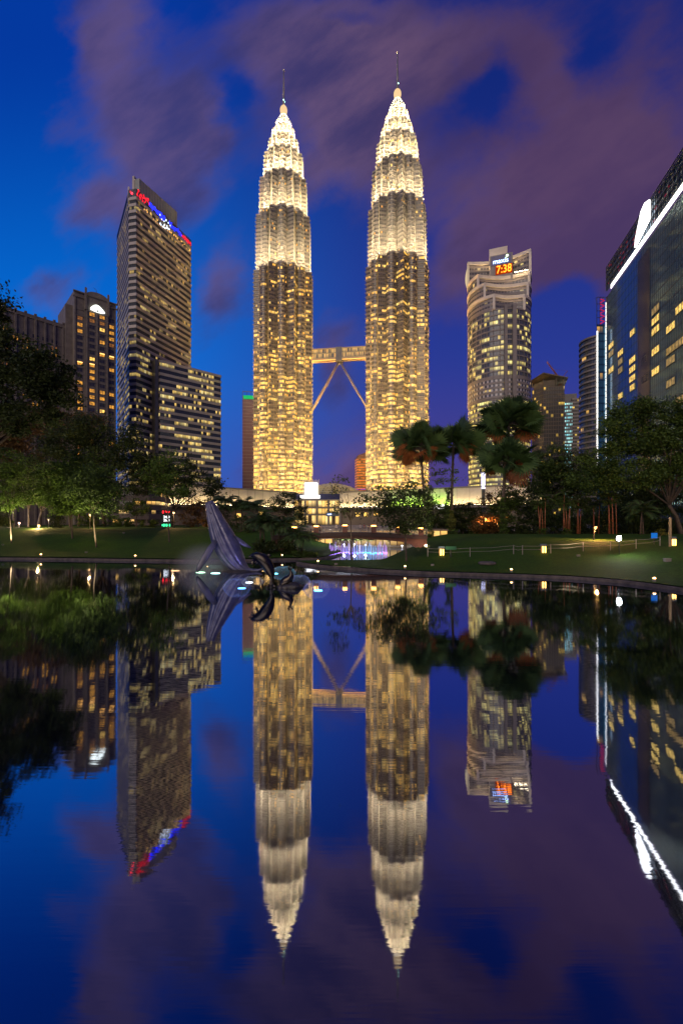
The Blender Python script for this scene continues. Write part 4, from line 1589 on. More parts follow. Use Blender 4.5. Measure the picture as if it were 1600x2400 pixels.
# ---- people
def person(name, label, loc, rz, cloth, legs, arm=0):
    root = thing(name, label, 'person', loc, rz, None)
    root.scale = (0.92, 0.92, 0.92)
    skin = [(0, 0, 0.93), (0, 0, 1.15), (0, 0, 1.38), (0, -0.01, 1.50), (0, -0.03, 1.66)]
    rad = [0.15, 0.15, 0.17, 0.06, 0.105]
    v = list(skin)
    e = [(0, 1), (1, 2), (2, 3), (3, 4)]
    for s in (-1, 1):
        i = len(v)
        v += [(s * 0.10, 0, 0.85), (s * 0.12, 0.02 * s, 0.46), (s * 0.12, -0.02 * s, 0.06), (s * 0.13, -0.15, 0.03)]
        rad += [0.10, 0.065, 0.045, 0.04]
        e += [(0, i), (i, i + 1), (i + 1, i + 2), (i + 2, i + 3)]
        i = len(v)
        if arm:
            v += [(s * 0.22, 0, 1.38), (s * 0.28, -0.08, 1.12), (s * 0.22, -0.34, 1.10), (s * 0.20, -0.42, 1.12)]
        else:
            v += [(s * 0.22, 0, 1.38), (s * 0.27, 0.02, 1.12), (s * 0.27, -0.06, 0.86), (s * 0.26, -0.09, 0.76)]
        rad += [0.065, 0.05, 0.038, 0.03]
        e += [(2, i), (i, i + 1), (i + 1, i + 2), (i + 2, i + 3)]
    me = bpy.data.meshes.new('body')
    me.from_pydata(v, e, [])
    m, T, bs, out = mat_new('clothed_figure')
    z = T.sep(T.n('ShaderNodeTexCoord').outputs['Object'])[2]
    c = T.mix(T.math('GREATER_THAN', z, 0.92), (*legs, 1), (*cloth, 1))
    c = T.mix(T.math('GREATER_THAN', z, 1.50), c, (0.30, 0.18, 0.12, 1))
    T.link(c, bs.inputs['Base Color'])
    bs.inputs['Roughness'].default_value = 0.8
    me.materials.append(m)
    o = bpy.data.objects.new('body', me)
    COL.objects.link(o)
    o.parent = root
    md = o.modifiers.new('skin', 'SKIN')
    md.use_smooth_shade = True
    for k, sv in enumerate(me.skin_vertices[0].data):
        sv.radius = (rad[k], rad[k] * 0.8)
        sv.use_root = (k == 0)
    sd = o.modifiers.new('sub', 'SUBSURF')
    sd.levels = sd.render_levels = 1
    b = MB()
    b.ball((0, 0.0, 1.72), 0.115, 0.125, 0.10, 10, 6)
    b.build('hair', M['blackmetal'], root, smooth=True)
    return root


for p, y, lab, c, l, a, rz in [
    (844, 1.2, 'person in pale shirt standing on the footbridge left of another in red', (0.45, 0.42, 0.38), (0.06, 0.06, 0.08), 0, 0.4),
    (853, 1.5, 'person in dark red top standing on the footbridge right of one in pale shirt', (0.25, 0.04, 0.03), (0.03, 0.03, 0.03), 1, -0.3),
    (864, 1.0, 'person in dark clothes standing beside the pillar lamp on the footbridge', (0.05, 0.05, 0.06), (0.03, 0.03, 0.05), 0, 2.8),
    (788, 1.8, 'person in white top standing mid footbridge left of the thin bare tree', (0.55, 0.52, 0.48), (0.05, 0.05, 0.07), 0, 0.1),
    (797, 2.0, 'person in navy top mid footbridge close to one in white', (0.04, 0.05, 0.12), (0.05, 0.05, 0.05), 0, -0.6),
    (729, 1.4, 'person in light grey top at the left end of footbridge', (0.35, 0.35, 0.36), (0.06, 0.05, 0.05), 1, 0.5)]:
    person('person', lab, Vector((X(p, DB + y), DB + y, top(p) + 0.01)), rz, c, l, a)

# ---- light fountain beyond the bridge
DF = 101.0 * K
fo = thing('light_fountain', 'row of upright water jets lit violet and blue beyond the footbridge', 'fountain', Vector((X(838, DF), DF, 0)))
cols = [(0.55, 0.25, 1.0), (0.35, 0.22, 1.0), (0.18, 0.25, 1.0), (0.10, 0.45, 1.0), (0.55, 0.2, 0.95)]
jm = []
for k, c in enumerate(cols):
    m, T, bs, out = mat_new('lit_water_jet')
    bs.inputs['Base Color'].default_value = (0.7, 0.75, 0.9, 1)
    bs.inputs['Alpha'].default_value = 0.6
    bs.inputs['Emission Color'].default_value = (*c, 1)
    bs.inputs['Emission Strength'].default_value = 0.9  # light of the jet lamps put into the water as its own glow
    jm.append(m)
ledm = [lamp_mat('jet_led', c, 3.5) for c in cols]
random.seed(5)
for k in range(46):
    p = 772 + 134 * k / 45 + random.uniform(-0.8, 0.8)
    d = DF + random.uniform(-1.2, 3.0)
    x = X(p, d) - fo.location.x
    h = random.uniform(1.2, 2.5)
    b = MB()
    b.tube([(x, d - DF, 0.02), (x + random.uniform(-.04, .04), d - DF, h * 0.6), (x + random.uniform(-.08, .08), d - DF, h)], [0.07, 0.055, 0.03], 5)
    ci = min(4, int(5 * k / 46 + random.uniform(-0.7, 0.7))) if k > 1 else 0
    jt_ = b.build('water_jet', jm[max(0, ci)], fo)
    b = MB()
    b.ball((x, d - DF - 0.2, 0.08), 0.12, nu=6, nv=4)
    b.build('jet_lamp', ledm[max(0, ci)], jt_)

ar = thing('lakeside_arcade', 'low arcade of glowing yellow shopfronts seen beneath the footbridge', 'building', Vector((X(860, 122 * K), 122 * K, 0)))
M['arcwin'] = win_mat('arcade_glazing', (0.12, 0.08, 0.04), (1.0, 0.50, 0.09, 1), (1.0, 0.70, 0.28, 1), 0.80, 1.8, 1.4, 24.0, 2.0, 0.14, (0.08, 0.05, 0.03), 0.2, vary=0.7)
storeys(ar, lambda z: [(-16, 0), (20, 0), (20, 8), (-16, 8)], 0.1, 4.2, 2.05, 0.45, 0.5, M['beige'], M['arcwin'])

# ---- lamps
def street_lamp(loc, h, col, strength, r, label, group=None, lean=0.0, head='ball'):
    root = thing('street_lamp', label, 'lamp', loc, 0, group)
    b = MB()
    b.tube([(0, 0, -0.3), (0, 0, h * 0.6), (lean, 0, h - r)], [0.09, 0.07, 0.06], 7)
    b.tube([(0, 0, -0.1), (0, 0, 0.25)], [0.16, 0.14], 8)
    b.build('post', M['blackmetal'], root)
    b = MB()
    b.ball((lean, 0, h), r, nu=12, nv=8)
    b.build('lamp_globe', lamp_mat('lamp_glow', col, 5.0), root, smooth=True)
    pl = bpy.data.lights.new('lamp_light', 'POINT')
    pl.energy = min(strength, 150) * 90
    pl.color = col
    pl.shadow_soft_size = 0.06
    po = bpy.data.objects.new('lamp_light', pl)
    COL.objects.link(po)
    po.parent = root
    po.location = (lean, -r - 0.25, h - 0.05)
    b = MB()
    b.tube([(lean, 0, h + r * 0.8), (lean, 0, h + r * 1.2), (lean, 0, h + r * 1.7)], [r * 1.1, r * 0.9, 0.03], 8)
    b.build('lamp_cap', M['blackmetal'], root)
    return root


def lamp_at(px, py, D, side, col, st, r, label, **kw):
    g = (zl if side == 'L' else zr)(px, D)
    z = Z(py, D)
    return street_lamp(Vector((X(px, D), D, g)), max(0.6, z - g), col, st, r, label, **kw)


OR_, WH_ = (1.0, 0.55, 0.20), (1.0, 0.93, 0.80)
lamp_at(45, 1226, 124, 'L', (1.0, 0.62, 0.42), 42, 0.28, 'pinkish white globe lamp between pale trunks at far left')
lamp_at(91, 1238, 104, 'L', (1.0, 0.62, 0.22), 60, 0.26, 'brightest orange lamp beside pale trunks on left lawn')
lamp_at(114, 1218, 130, 'L', (1.0, 0.66, 0.34), 34, 0.22, 'small warm lamp right of the pale trunks on left lawn')
lamp_at(211, 1207, 112, 'L', OR_, 34, 0.22, 'tall orange lamp between tree trunks in middle of left lawn')
lamp_at(407, 1202, 116, 'L', OR_, 44, 0.25, 'round orange lamp beside the coloured LED sign')
lamp_at(1138, 1218, 112, 'R', (1.0, 0.42, 0.14), 45, 0.26, 'red orange lamp below orange lit foliage behind dark hedge')
lamp_at(1391, 1237, 74, 'R', (1.0, 0.46, 0.12), 55, 0.22, 'orange lamp on leaning post before the red stemmed palms', lean=0.3)
# the white floodlight
D = 68 * K
g = zr(1451, D)
root = thing('floodlight', 'dazzling white floodlight on short post on right lawn', 'lamp', Vector((X(1451, D), D, g)))
b = MB()
hh = Z(1262, D) - g
b.tube([(0, 0, -0.3), (0, 0.1, hh - 0.2)], 0.06, 6)
b.box(-0.36, 0.36, 0.10, 0.32, hh - 0.34, hh + 0.34)
b.build('housing', M['blackmetal'], root)
b = MB()
b.ball((0, 0.05, hh), 0.31, 0.12, 0.31, 12, 8)
b.build('lens', lamp_mat('white_flood', (1.0, 0.98, 0.92), 420.0), root, smooth=True)

# lamps across the pool beyond the bridge
for p, py_, lab in ((806, 1276, 'white lamp over the left end of the violet fountain jets'), (830, 1276, 'white lamp above middle of the fountain row, left of another'),
                    (856, 1277, 'white lamp above the blue jets near right end of fountain row'), (942, 1279, 'white lamp right of the fountain row under bridge end')):
    street_lamp(Vector((X(p, 112 * K), 112 * K, 0.0)), Z(py_, 112 * K), (0.95, 0.97, 1.0), 26, 0.16, lab, group='white lamps beyond the footbridge')

# ---- kerbside lights
def bank_light(px, side, label, group, d_in=0.9):
    D = interp(px, BANK_L if side == 'L' else BANK_R) + d_in
    g = (zl if side == 'L' else zr)(px, D)
    root = thing('bank_light', label, 'light', Vector((X(px, D), D, g)), 0, group)
    b = MB()
    b.tube([(0, 0, -0.1), (0, 0, 0.30)], [0.15, 0.15], 10)
    b.build('base', M['concrete'], root)
    b = MB()
    b.ball((0, 0, 0.30), 0.14, 0.14, 0.15, 10, 6, v0=0.0, v1=1.0)
    b.build('lamp_dome', M['bankglow'], root)


M['bankglow'] = lamp_mat('bank_light_glow', (1.0, 0.55, 0.18), 14.0)
GB = 'small dome lights along the lake kerbs'
for px, s, lab in ((96, 'L', 'first dome light from the left on left kerb'), (317, 'L', 'dome light on left kerb below LED sign and big trees'),
                   (486, 'L', 'dome light on far kerb right beside whale flipper'), (661, 'L', 'dome light on far kerb behind the diving dolphin'),
                   (744, 'L', 'dome light at right tip of the far left kerb'), (745, 'R', 'dome light near the left tip of right bank'),
                   (949, 'R', 'dome light on right kerb below the slim dark tree'), (1198, 'R', 'dome light on right kerb below the stone ring'),
                   (1533, 'R', 'nearest dome light on right kerb, by right edge')):
    bank_light(px, s, lab, GB)

# ---- LED sign on the left lawn
q = ground(394, 1271, 'L')
D = 113.0
root = thing('led_sign', 'dark LED board showing red, white and green characters on left lawn', 'sign', Vector((X(389, D), D, zl(389, D))))
zb_ = zl(389, D)
b = MB()
b.box(-1.35, 1.35, 0.0, 0.35, Z(1236, D) - zb_, Z(1193, D) - zb_)
b.box(-1.2, -1.0, 0.05, 0.3, -0.2, Z(1236, D) - zb_ + 0.01)
b.box(1.0, 1.2, 0.05, 0.3, -0.2, Z(1236, D) - zb_ + 0.01)
b.build('board', M['blackmetal'], root)
LED = {}
for nm, c, s in (('red', (1.0, 0.02, 0.03), 2.2), ('white', (0.95, 1.0, 1.0), 2.6), ('green', (0.05, 1.0, 0.35), 2.4)):
    LED[nm] = lamp_mat(nm + '_led', c, s)
b = MB()
zr_ = Z(1200, D) - zb_
b.poly([(-0.75, -0.05, zr_ - 0.5), (-0.45, -0.05, zr_), (-0.75, -0.05, zr_ + 0.5), (-1.05, -0.05, zr_)])
b.tube([(-0.1, -0.05, zr_ + 0.3), (0.15, -0.05, zr_ - 0.1), (0.4, -0.05, zr_ + 0.1), (0.7, -0.05, zr_ - 0.2), (1.0, -0.05, zr_ + 0.15)], 0.13, 5)
b.build('red_characters', LED['red'], root)
t1 = text_mesh('white_characters', '24.0', 0.95, LED['white'], root, (0.15, -0.06, Z(1212, D) - zb_), depth=0.03)
t2 = text_mesh('white_characters', '26.8', 0.95, LED['white'], root, (0.15, -0.06, Z(1219.5, D) - zb_), depth=0.03)
b = MB()
for k, (w_, h_) in enumerate(((0.2, 0.5), (0.26, 0.7), (0.18, 0.6), (0.24, 0.7), (0.16, 0.45), (0.25, 0.65))):
    x_ = -1.05 + 0.38 * k
    b.box(x_, x_ + w_, -0.09, -0.03, Z(1231, D) - zb_ - h_ * 0.5, Z(1231, D) - zb_ + h_ * 0.5)
b.build('green_characters', LED['green'], root)

# ---- right lawn furniture
def lantern_stand(px, py, label):
    q = ground(px, py, 'R')
    k = q.y / 1000
    root = thing('lantern_stand', label, 'lantern', q, 0, 'twin tube lantern stands on right lawn')
    b = MB()
    w = 5 * k
    for s in (-1, 1):
        b.box(s * w - 0.05, s * w + 0.05, 0.08, 0.18, -0.1, 17 * k)
    b.box(-w - 0.3, w + 0.3, 0.05, 0.2, 8 * k, 9 * k)
    b.build('frame', M['timber'], root)
    b = MB()
    b.box(-w - 0.15, w + 0.15, 0, 0.25, 17.05 * k, 22 * k)
    b.build('notice', surf('blue_grey_notice', (0.08, 0.11, 0.15), None, 1, 0.5), root)
    for s in (-1, 1):
        b = MB()
        b.tube([(s * w * 0.55, -0.1, 1.5 * k), (s * w * 0.55, -0.1, 16 * k)], 0.10, 8)
        b.build('light_tube', M['tubeglow'], root)


M['tubeglow'] = lamp_mat('yellow_tube_lantern', (1.0, 0.54, 0.11), 7.0)
lantern_stand(1035, 1303, 'yellow twin tube lantern next to the green notice board')
lantern_stand(1274, 1297, 'yellow twin tube lantern standing alone mid right lawn, blue notice above')
lantern_stand(1578, 1280, 'yellow twin tube lantern by timber post at right edge')
q = ground(1056, 1306, 'R')
root = thing('green_notice_board', 'dark green notice board on a single post, right lawn', 'sign', q)
b = MB()
b.box(-0.07, 0.07, 0, 0.1, -0.2, 1.35)
b.build('post', M['blackmetal'], root)
b = MB()
b.box(-0.8, 0.8, -0.1, -0.01, 1.1, 1.62)
b.build('board', surf('green_board', (0.012, 0.07, 0.03), None, 1, 0.5), root)
# thin rope fence: posts, then each rope run belongs to the fence
root = thing('rope_fence', 'thin two strand rope fence on slim posts along right lawn', 'fence', ground(1180, 1299, 'R'))
fo_ = root.location.copy()
tops = []
for px, py in ((1002, 1305), (1101, 1305), (1203, 1299), (1224, 1300), (1290, 1297), (1366, 1292), (1430, 1290), (1490, 1286), (1546, 1279)):
    q = ground(px, py, 'R') - fo_
    b = MB()
    b.tube([q + Vector((0, 0, -0.2)), q + Vector((0, 0, 1.35))], 0.045, 5)
    b.build('post', M['rail'], root)
    tops.append(q)
for h in (0.75, 1.25):
    b = MB()
    for a, c in zip(tops, tops[1:]):
        mid = (a + c) / 2 + Vector((0, 0, h - 0.12))
        b.tube([a + Vector((0, 0, h)), mid, c + Vector((0, 0, h))], 0.018, 4)
    b.build('rope', M['rail'], root)
q = ground(1141, 1322, 'R')
root = thing('stone_ring', 'low round stone ring lying on the dark right lawn', 'planter', q)
b = MB()
ring = [(1.0 * math.cos(2 * PI * k / 20), 0.9 * math.sin(2 * PI * k / 20), 0.1) for k in range(21)]
b.tube(ring, 0.2, 7, cap=False)
b.build('rim', M['kerb'], root, smooth=True)
b = MB()
b.poly([(0.95 * math.cos(2 * PI * k / 20), 0.85 * math.sin(2 * PI * k / 20), 0.08) for k in range(20)])
b.build('soil', M['rock'], root)
q = ground(1570, 1281, 'R')
b = MB()
b.tube([(0, 0, -0.3), (0, 0, 3.9)], [0.2, 0.17], 8)
b.ball((0, 0, 4.0), 0.2, nu=8, nv=6)
o = b.build('timber_post', M['timber'])
o.location = q
tag(o, 'thick orange lit timber post by right edge lantern', 'post')
q = ground(1533, 1276, 'R')
root = thing('blue_signboard', 'small glowing blue signboard before yellow lit shrub, far right lawn', 'sign', q)
b = MB()
b.box(-0.05, 0.05, 0.05, 0.12, -0.1, 1.2)
b.build('post', M['blackmetal'], root)
b = MB()
b.box(-0.45, 0.45, 0, 0.05, 0.9, 1.7)
b.build('panel', lamp_mat('blue_sign_panel', (0.02, 0.25, 0.9), 0.6), root)
random.seed(9)
for px, py, s, lab in ((1355, 1304, 'R', 'small pale garden fixture on right lawn below orange lamp'), (1563, 1316, 'R', 'square white junction box on the right lawn near right edge'),
                       (1013, 1326, 'R', 'small pale fixture on right lawn below lantern and green board'), (202, 1296, 'L', 'small pale fixture on left lawn near lake kerb'),
                       (7, 1278, 'L', 'small pale fixture at the far left of left lawn'), (290, 1250, 'L', 'small pale fixture on upper left lawn near big trunk'),
                       (787, 1324, 'R', 'pale twin box fixture near left tip of right bank')):
    q = ground(px, py, s)
    b = MB()
    w = 0.34 if 'square' in lab else 0.2
    b.prism([(-w, -w * 0.7), (w, -w * 0.7), (w, w * 0.7), (-w, w * 0.7)], -0.05, w * 1.0)
    b.prism([(-w * 1.1, -w * 0.8), (w * 1.1, -w * 0.8), (w * 1.1, w * 0.8), (-w * 1.1, w * 0.8)], w * 1.003, w * 1.15)
    o = b.build('garden_fixture', M['palegrey'])
    o.location = q
    o.rotation_euler = (0, 0, random.uniform(-0.4, 0.4))
    tag(o, lab, 'fixture')
    gs = bpy.data.lights.new('garden_beam', 'SPOT')
    gs.energy = 10500 if s == 'L' else 3200
    gs.color = (1.0, 0.86, 0.5)
    gs.spot_size = R(105)
    gs.spot_blend = 0.9
    gs.shadow_soft_size = 0.1
    go = bpy.data.objects.new('garden_beam', gs)
    COL.objects.link(go)
    go.parent = o
    go.location = (0, 0.1, 0.55)
    go.rotation_euler = Vector((-0.2, 0.55, 0.95) if s == 'L' else (0.0, 0.75, 0.85)).to_track_quat('-Z', 'Y').to_euler()


# ================================================================== sculptures and sprays in the lake
def loft(b, rings, mi=0):
    n = len(rings[0])
    base = len(b.v)
    for r in rings:
        b.v += [tuple(p) for p in r]
    for i in range(len(rings) - 1):
        for k in range(n):
            k2 = (k + 1) % n
            b.f.append((base + i * n + k, base + i * n + k2, base + (i + 1) * n + k2, base + (i + 1) * n + k))
            b.u.append(((0, 0),) * 4)
            b.m.append(mi)
    for i, rev in ((0, True), (len(rings) - 1, False)):
        idx = [base + i * n + k for k in range(n)]
        b.f.append(tuple(reversed(idx)) if rev else tuple(idx))
        b.u.append(tuple((0, 0) for _ in idx))
        b.m.append(mi)


def body_rings(axis, n=28, side=None, groove=0.0, flat=1.0):
    """axis: (point, radius); belly faces the vector side; grooves run along the belly"""
    out = []
    for i, (p, r) in enumerate(axis):
        d = (axis[min(i + 1, len(axis) - 1)][0] - axis[max(i - 1, 0)][0]).normalized()
        bl = (side - d * side.dot(d)).normalized()
        ot = d.cross(bl)
        ring = []
        for k in range(n):
            t = 2 * PI * k / n
            rr = r
            if groove and math.cos(t) > -0.1:
                rr = r * (1 - groove * (0.5 + 0.5 * math.cos(t * 14)))
            ring.append(p + bl * (rr * math.cos(t)) + ot * (rr * flat * math.sin(t)))
        out.append(ring)
    return out


def smooth_axis(pts, n=6):
    res = []
    m = len(pts)
    for i in range(m - 1):
        p0, p1, p2, p3 = pts[max(i - 1, 0)], pts[i], pts[i + 1], pts[min(i + 2, m - 1)]
        for k in range(n):
            t = k / n
            f = lambda a, b_, c, d_: 0.5 * ((2 * b_) + (-a + c) * t + (2 * a - 5 * b_ + 4 * c - d_) * t * t + (-a + 3 * b_ - 3 * c + d_) * t ** 3)
            res.append((Vector([f(p0[0][q], p1[0][q], p2[0][q], p3[0][q]) for q in range(3)]), f(p0[1], p1[1], p2[1], p3[1])))
    res.append(pts[-1])
    return res


M['whale'] = surf('whale_painted_metal', (0.06, 0.062, 0.11), (0.14, 0.135, 0.175), 0.9, 0.3, 0.25, bump=0.5, bscale=2.5)
M['whalepale'] = surf('whale_pale_fin', (0.12, 0.12, 0.15), None, 0.8, 0.4, 0.2)
DW = 66.0 * K
kW = DW / 1000
org = Vector((X(560, DW), DW, 0))
root = thing('whale_statue', 'tall violet grey breaching whale statue with grooved belly in the lake', 'statue', org)
ax = [((490, 1177), 7.5), ((492, 1183), 11.5), ((497, 1200), 15.5), ((506, 1225), 21), ((518, 1255), 27.5), ((531, 1283), 29.5), ((545, 1308), 26.5),
      ((560, 1327), 20), ((575, 1338), 13), ((590, 1342), 8)]
pts = [(P(p[0], p[1], DW) - org + Vector((0, 0.35 * math.sin(i * 0.4), 0)), r * kW) for i, (p, r) in enumerate(ax)]
pts = smooth_axis(pts, 7)
b = MB()
loft(b, body_rings(pts, 84, Vector((-0.72, -0.62, -0.3)), 0.10, 0.95))
body = b.build('body', M['whale'], root, smooth=True)
b = MB()                                            # tubercles on the head, barnacles
random.seed(3)
for k in range(34):
    p, r = pts[random.randint(3, 24)]
    t = random.uniform(0, 2 * PI)
    b.ball(p + Vector((math.cos(t) * r * 0.93, -abs(math.sin(t)) * r * 0.93, 0)), random.uniform(0.06, 0.12), nu=7, nv=5)
b.build('tubercle', M['whale'], root, smooth=True)


def fin(name, pl, wid, thick, mat, parent, origin, D, nrm):
    b = MB()
    pp = [(P(p[0], p[1], D + q) - origin) for p, q in pl]
    rings = []
    for i, p in enumerate(pp):
        d = (pp[min(i + 1, len(pp) - 1)] - pp[max(i - 1, 0)]).normalized()
        a = d.cross(nrm).normalized()
        c = d.cross(a)
        w = wid[i] * D / 1000
        rings.append([p + a * (w * math.cos(2 * PI * k / 10)) + c * (w * thick * math.sin(2 * PI * k / 10)) for k in range(10)])
    loft(b, rings)
    return b.build(name, mat, parent, smooth=True)


fin('flipper', [((506, 1268), -1.2), ((492, 1288), -2.0), ((479, 1310), -2.6), ((467, 1330), -3.0), ((461, 1341), -3.1)], [5, 8, 8, 6, 2.5], 0.28, M['whalepale'], root, org, DW, Vector((0.2, -1, 0.1)))
fin('flipper', [((546, 1258), 0.3), ((560, 1268), 0.6), ((574, 1277), 0.9), ((588, 1284), 1.0)], [5, 6.5, 5, 1.5], 0.3, M['whale'], root, org, DW, Vector((0, -1, 0.2)))
b = MB()
loft(b, body_rings(smooth_axis([(P(560, 1343, DW - 0.3) - org, 0.6), (P(585, 1340, DW - 0.3) - org, 0.45), (P(605, 1337, DW - 0.3) - org, 0.22), (P(614, 1333, DW - 0.3) - org, 0.1)], 4), 14, Vector((0, 0, -1))))
b.build('tail_stock', M['whale'], root, smooth=True)
b = MB()
b.ball((0.2, 0, -0.1), 2.6, 1.6, 0.42, 18, 8)
b.build('plinth', M['rock'], root, smooth=True)

DD = 50.5 * K
kD = DD / 1000
org = Vector((X(634, DD), DD, 0))
root = thing('leaping_dolphin_statue', 'dark bronze dolphin statue arching over the water, head to the left', 'statue', org)
ax = [((583, 1306), 2.0), ((589, 1303), 3.8), ((597, 1303), 8.5), ((608, 1307), 12.5), ((620, 1316), 14.5), ((629, 1330), 13), ((635, 1344), 9.5), ((637, 1356), 5), ((635, 1366), 3), ((634, 1376), 2.4)]
pts = smooth_axis([(P(p[0], p[1], DD) - org, r * kD) for p, r in ax], 6)
b = MB()
loft(b, body_rings(pts, 20, Vector((-0.6, 0, -1)), 0, 0.8))
b.build('body', M['bronze'], root, smooth=True)
fin('flipper', [((598, 1310), -0.5), ((592, 1317), -0.7), ((590, 1325), -0.8)], [3, 4, 1.2], 0.3, M['bronze'], root, org, DD, Vector((0, -1, 0.1)))
fin('flipper', [((606, 1313), 0.4), ((602, 1320), 0.6), ((600, 1327), 0.7)], [3, 3.5, 1], 0.3, M['bronze'], root, org, DD, Vector((0, -1, 0.1)))
fin('dorsal_fin', [((624, 1306), 0.0), ((631, 1301), 0.0), ((637, 1303), 0.0)], [5, 3.5, 0.8], 0.25, M['bronze'], root, org, DD, Vector((0, -1, 0)))
fin('tail_fluke', [((634, 1372), -0.1), ((641, 1373), -0.3), ((648, 1377), -0.4)], [2.2, 3, 0.8], 0.3, M['bronze'], root, org, DD, Vector((0, -1, 0.2)))
fin('tail_fluke', [((634, 1372), -0.1), ((628, 1373), -0.3), ((622, 1377), -0.4)], [2.2, 3, 0.8], 0.3, M['bronze'], root, org, DD, Vector((0, -1, 0.2)))
b = MB()
b.tube([(0.05, 0, -0.4), (0.05, 0, 0.75)], [0.22, 0.13], 9)
b.build('support', M['rock'], root)

DS = 50.0 * K
org = Vector((X(676, DS), DS, 0))
root = thing('diving_dolphin_statue', 'dark bronze diving dolphin on rocks with its tail raised', 'statue', org)
ax = [((655, 1378), 4), ((661, 1370), 8.5), ((669, 1363), 11), ((677, 1357), 10), ((682, 1348), 6), ((681, 1340), 3.2), ((679, 1335), 2.0)]
pts = smooth_axis([(P(p[0], p[1], DS) - org, r * DS / 1000) for p, r in ax], 6)
b = MB()
loft(b, body_rings(pts, 18, Vector((1, 0, -0.5)), 0, 0.85))
b.build('body', M['bronze'], root, smooth=True)
fin('tail_fluke', [((678, 1336), 0), ((683, 1332), -0.1), ((686, 1327), -0.1)], [2, 2.4, 0.5], 0.3, M['bronze'], root, org, DS, Vector((0, -1, 0.1)))
fin('tail_fluke', [((678, 1336), 0), ((676, 1330), -0.1), ((678, 1325), -0.1)], [2, 2.4, 0.5], 0.3, M['bronze'], root, org, DS, Vector((0, -1, 0.1)))
random.seed(12)


def rock(b, c, r, seed):
    rnd = random.Random(seed)
    base = len(b.v)
    nu, nv = 12, 7
    for j in range(nv + 1):
        ph = -PI / 2 + PI * j / nv
        for k in range(nu):
            th = 2 * PI * k / nu
            q = r * (1 + rnd.uniform(-0.22, 0.22))
            b.v.append((c[0] + q * 1.25 * math.cos(ph) * math.cos(th), c[1] + q * math.cos(ph) * math.sin(th), c[2] + q * 0.8 * math.sin(ph)))
    for j in range(nv):
        for k in range(nu):
            k2 = (k + 1) % nu
            b.f.append((base + j * nu + k, base + j * nu + k2, base + (j + 1) * nu + k2, base + (j + 1) * nu + k))
            b.u.append(((0, 0),) * 4)
            b.m.append(0)


b = MB()
for dx_, dy_, r in ((-0.75, -0.2, 0.34), (-0.25, -0.45, 0.44), (0.35, -0.35, 0.52), (0.75, 0, 0.40), (0.1, 0.4, 0.5), (0.62, -0.2, 0.65)):
    rock(b, (dx_, dy_, 0.08), r, int(100 * r + 7 * dx_))
b.build('rock_base', M['rock'], root, smooth=True)
for px, py, lab in ((594, 1376, 'small dark rock in the water left of the leaping dolphin'), (709, 1376, 'small dark rock right of the diving dolphin by the blue spray')):
    D = wl(py)
    b = MB()
    rock(b, (0, 0, 0.05), 0.28, px)
    rock(b, (0.42, 0.1, 0.04), 0.2, px + 1)
    rock(b, (-0.42, -0.1, 0.02), 0.18, px + 2)
    o = b.build('lake_rock', M['rock'], None, smooth=True)
    o.location = (X(px, D), D, 0)
    tag(o, lab, 'rock')


def spray_mat(col, em, al):
    m, T, bs, out = mat_new('water_spray')
    lw = T.n('ShaderNodeLayerWeight')
    lw.inputs[0].default_value = 0.35
    u = T.sep(T.n('ShaderNodeUVMap').outputs[0])[0]
    st = T.noise(T.xyz(T.math('MULTIPLY', u, 60.0), 0.0, 0.0), 1.0, 3.0, 0.7).outputs[0]
    bs.inputs['Base Color'].default_value = (0.75, 0.8, 0.9, 1)
    bs.inputs['Roughness'].default_value = 0.5
    T.link(T.math('MULTIPLY', T.math('ADD', 0.15, T.math('MULTIPLY', lw.outputs['Facing'], 1.3)), T.math('MULTIPLY', st, al * 1.6), clamp=True), bs.inputs['Alpha'])
    bs.inputs['Transmission Weight'].default_value = 0.0
    bs.inputs['Emission Color'].default_value = (*col, 1)
    bs.inputs['Emission Strength'].default_value = em  # lamp light in the spray comes from emission of the sheet itself
    return m


def spray(px, py, w, h, col, lampc, label, lampst=22.0, em=0.0, al=0.20, off=(0, 0)):
    """umbrella shaped sheet of falling water over an underwater lamp"""
    D = wl(py)
    k = D / 1000
    w, h = w * K, h * K
    root = thing('fountain_spray', label, 'fountain', Vector((X(px, D), D, 0)), 0, 'umbrella sprays around the statues')
    b = MB()
    nu, nv = 40, 10
    base = len(b.v)
    rnd = random.Random(px)
    wob = [1 + rnd.uniform(-0.06, 0.06) for _ in range(nu)]
    for j in range(nv + 1):
        t = j / nv
        for q in range(nu):
            th = 2 * PI * q / nu
            r = (0.04 + w * t) * wob[q]
            b.v.append((r * math.cos(th), r * math.sin(th), h * (1 - (2 * t * 0.78 - 0.56) ** 2) * (1.0 if t < 0.95 else 0.4)))
    for j in range(nv):
        for q in range(nu):
            q2 = (q + 1) % nu
            b.f.append((base + j * nu + q, base + j * nu + q2, base + (j + 1) * nu + q2, base + (j + 1) * nu + q))
            b.u.append(((q / nu, j / nv), ((q + 1) / nu, j / nv), ((q + 1) / nu, (j + 1) / nv), (q / nu, (j + 1) / nv)))
            b.m.append(0)
    b.build('water_sheet', spray_mat(col, em, al), root, smooth=True)
    b = MB()
    b.tube([(0, 0, -0.2), (0, 0, 0.25)], [0.08, 0.05], 6)
    b.build('nozzle', M['blackmetal'], root)
    b = MB()
    b.ball((off[0], off[1], 0.03), 0.42, 0.30, 0.05, 12, 6)
    b.build('floating_lamp', lamp_mat('fountain_lamp', lampc, lampst * 0.3), root)
    return root


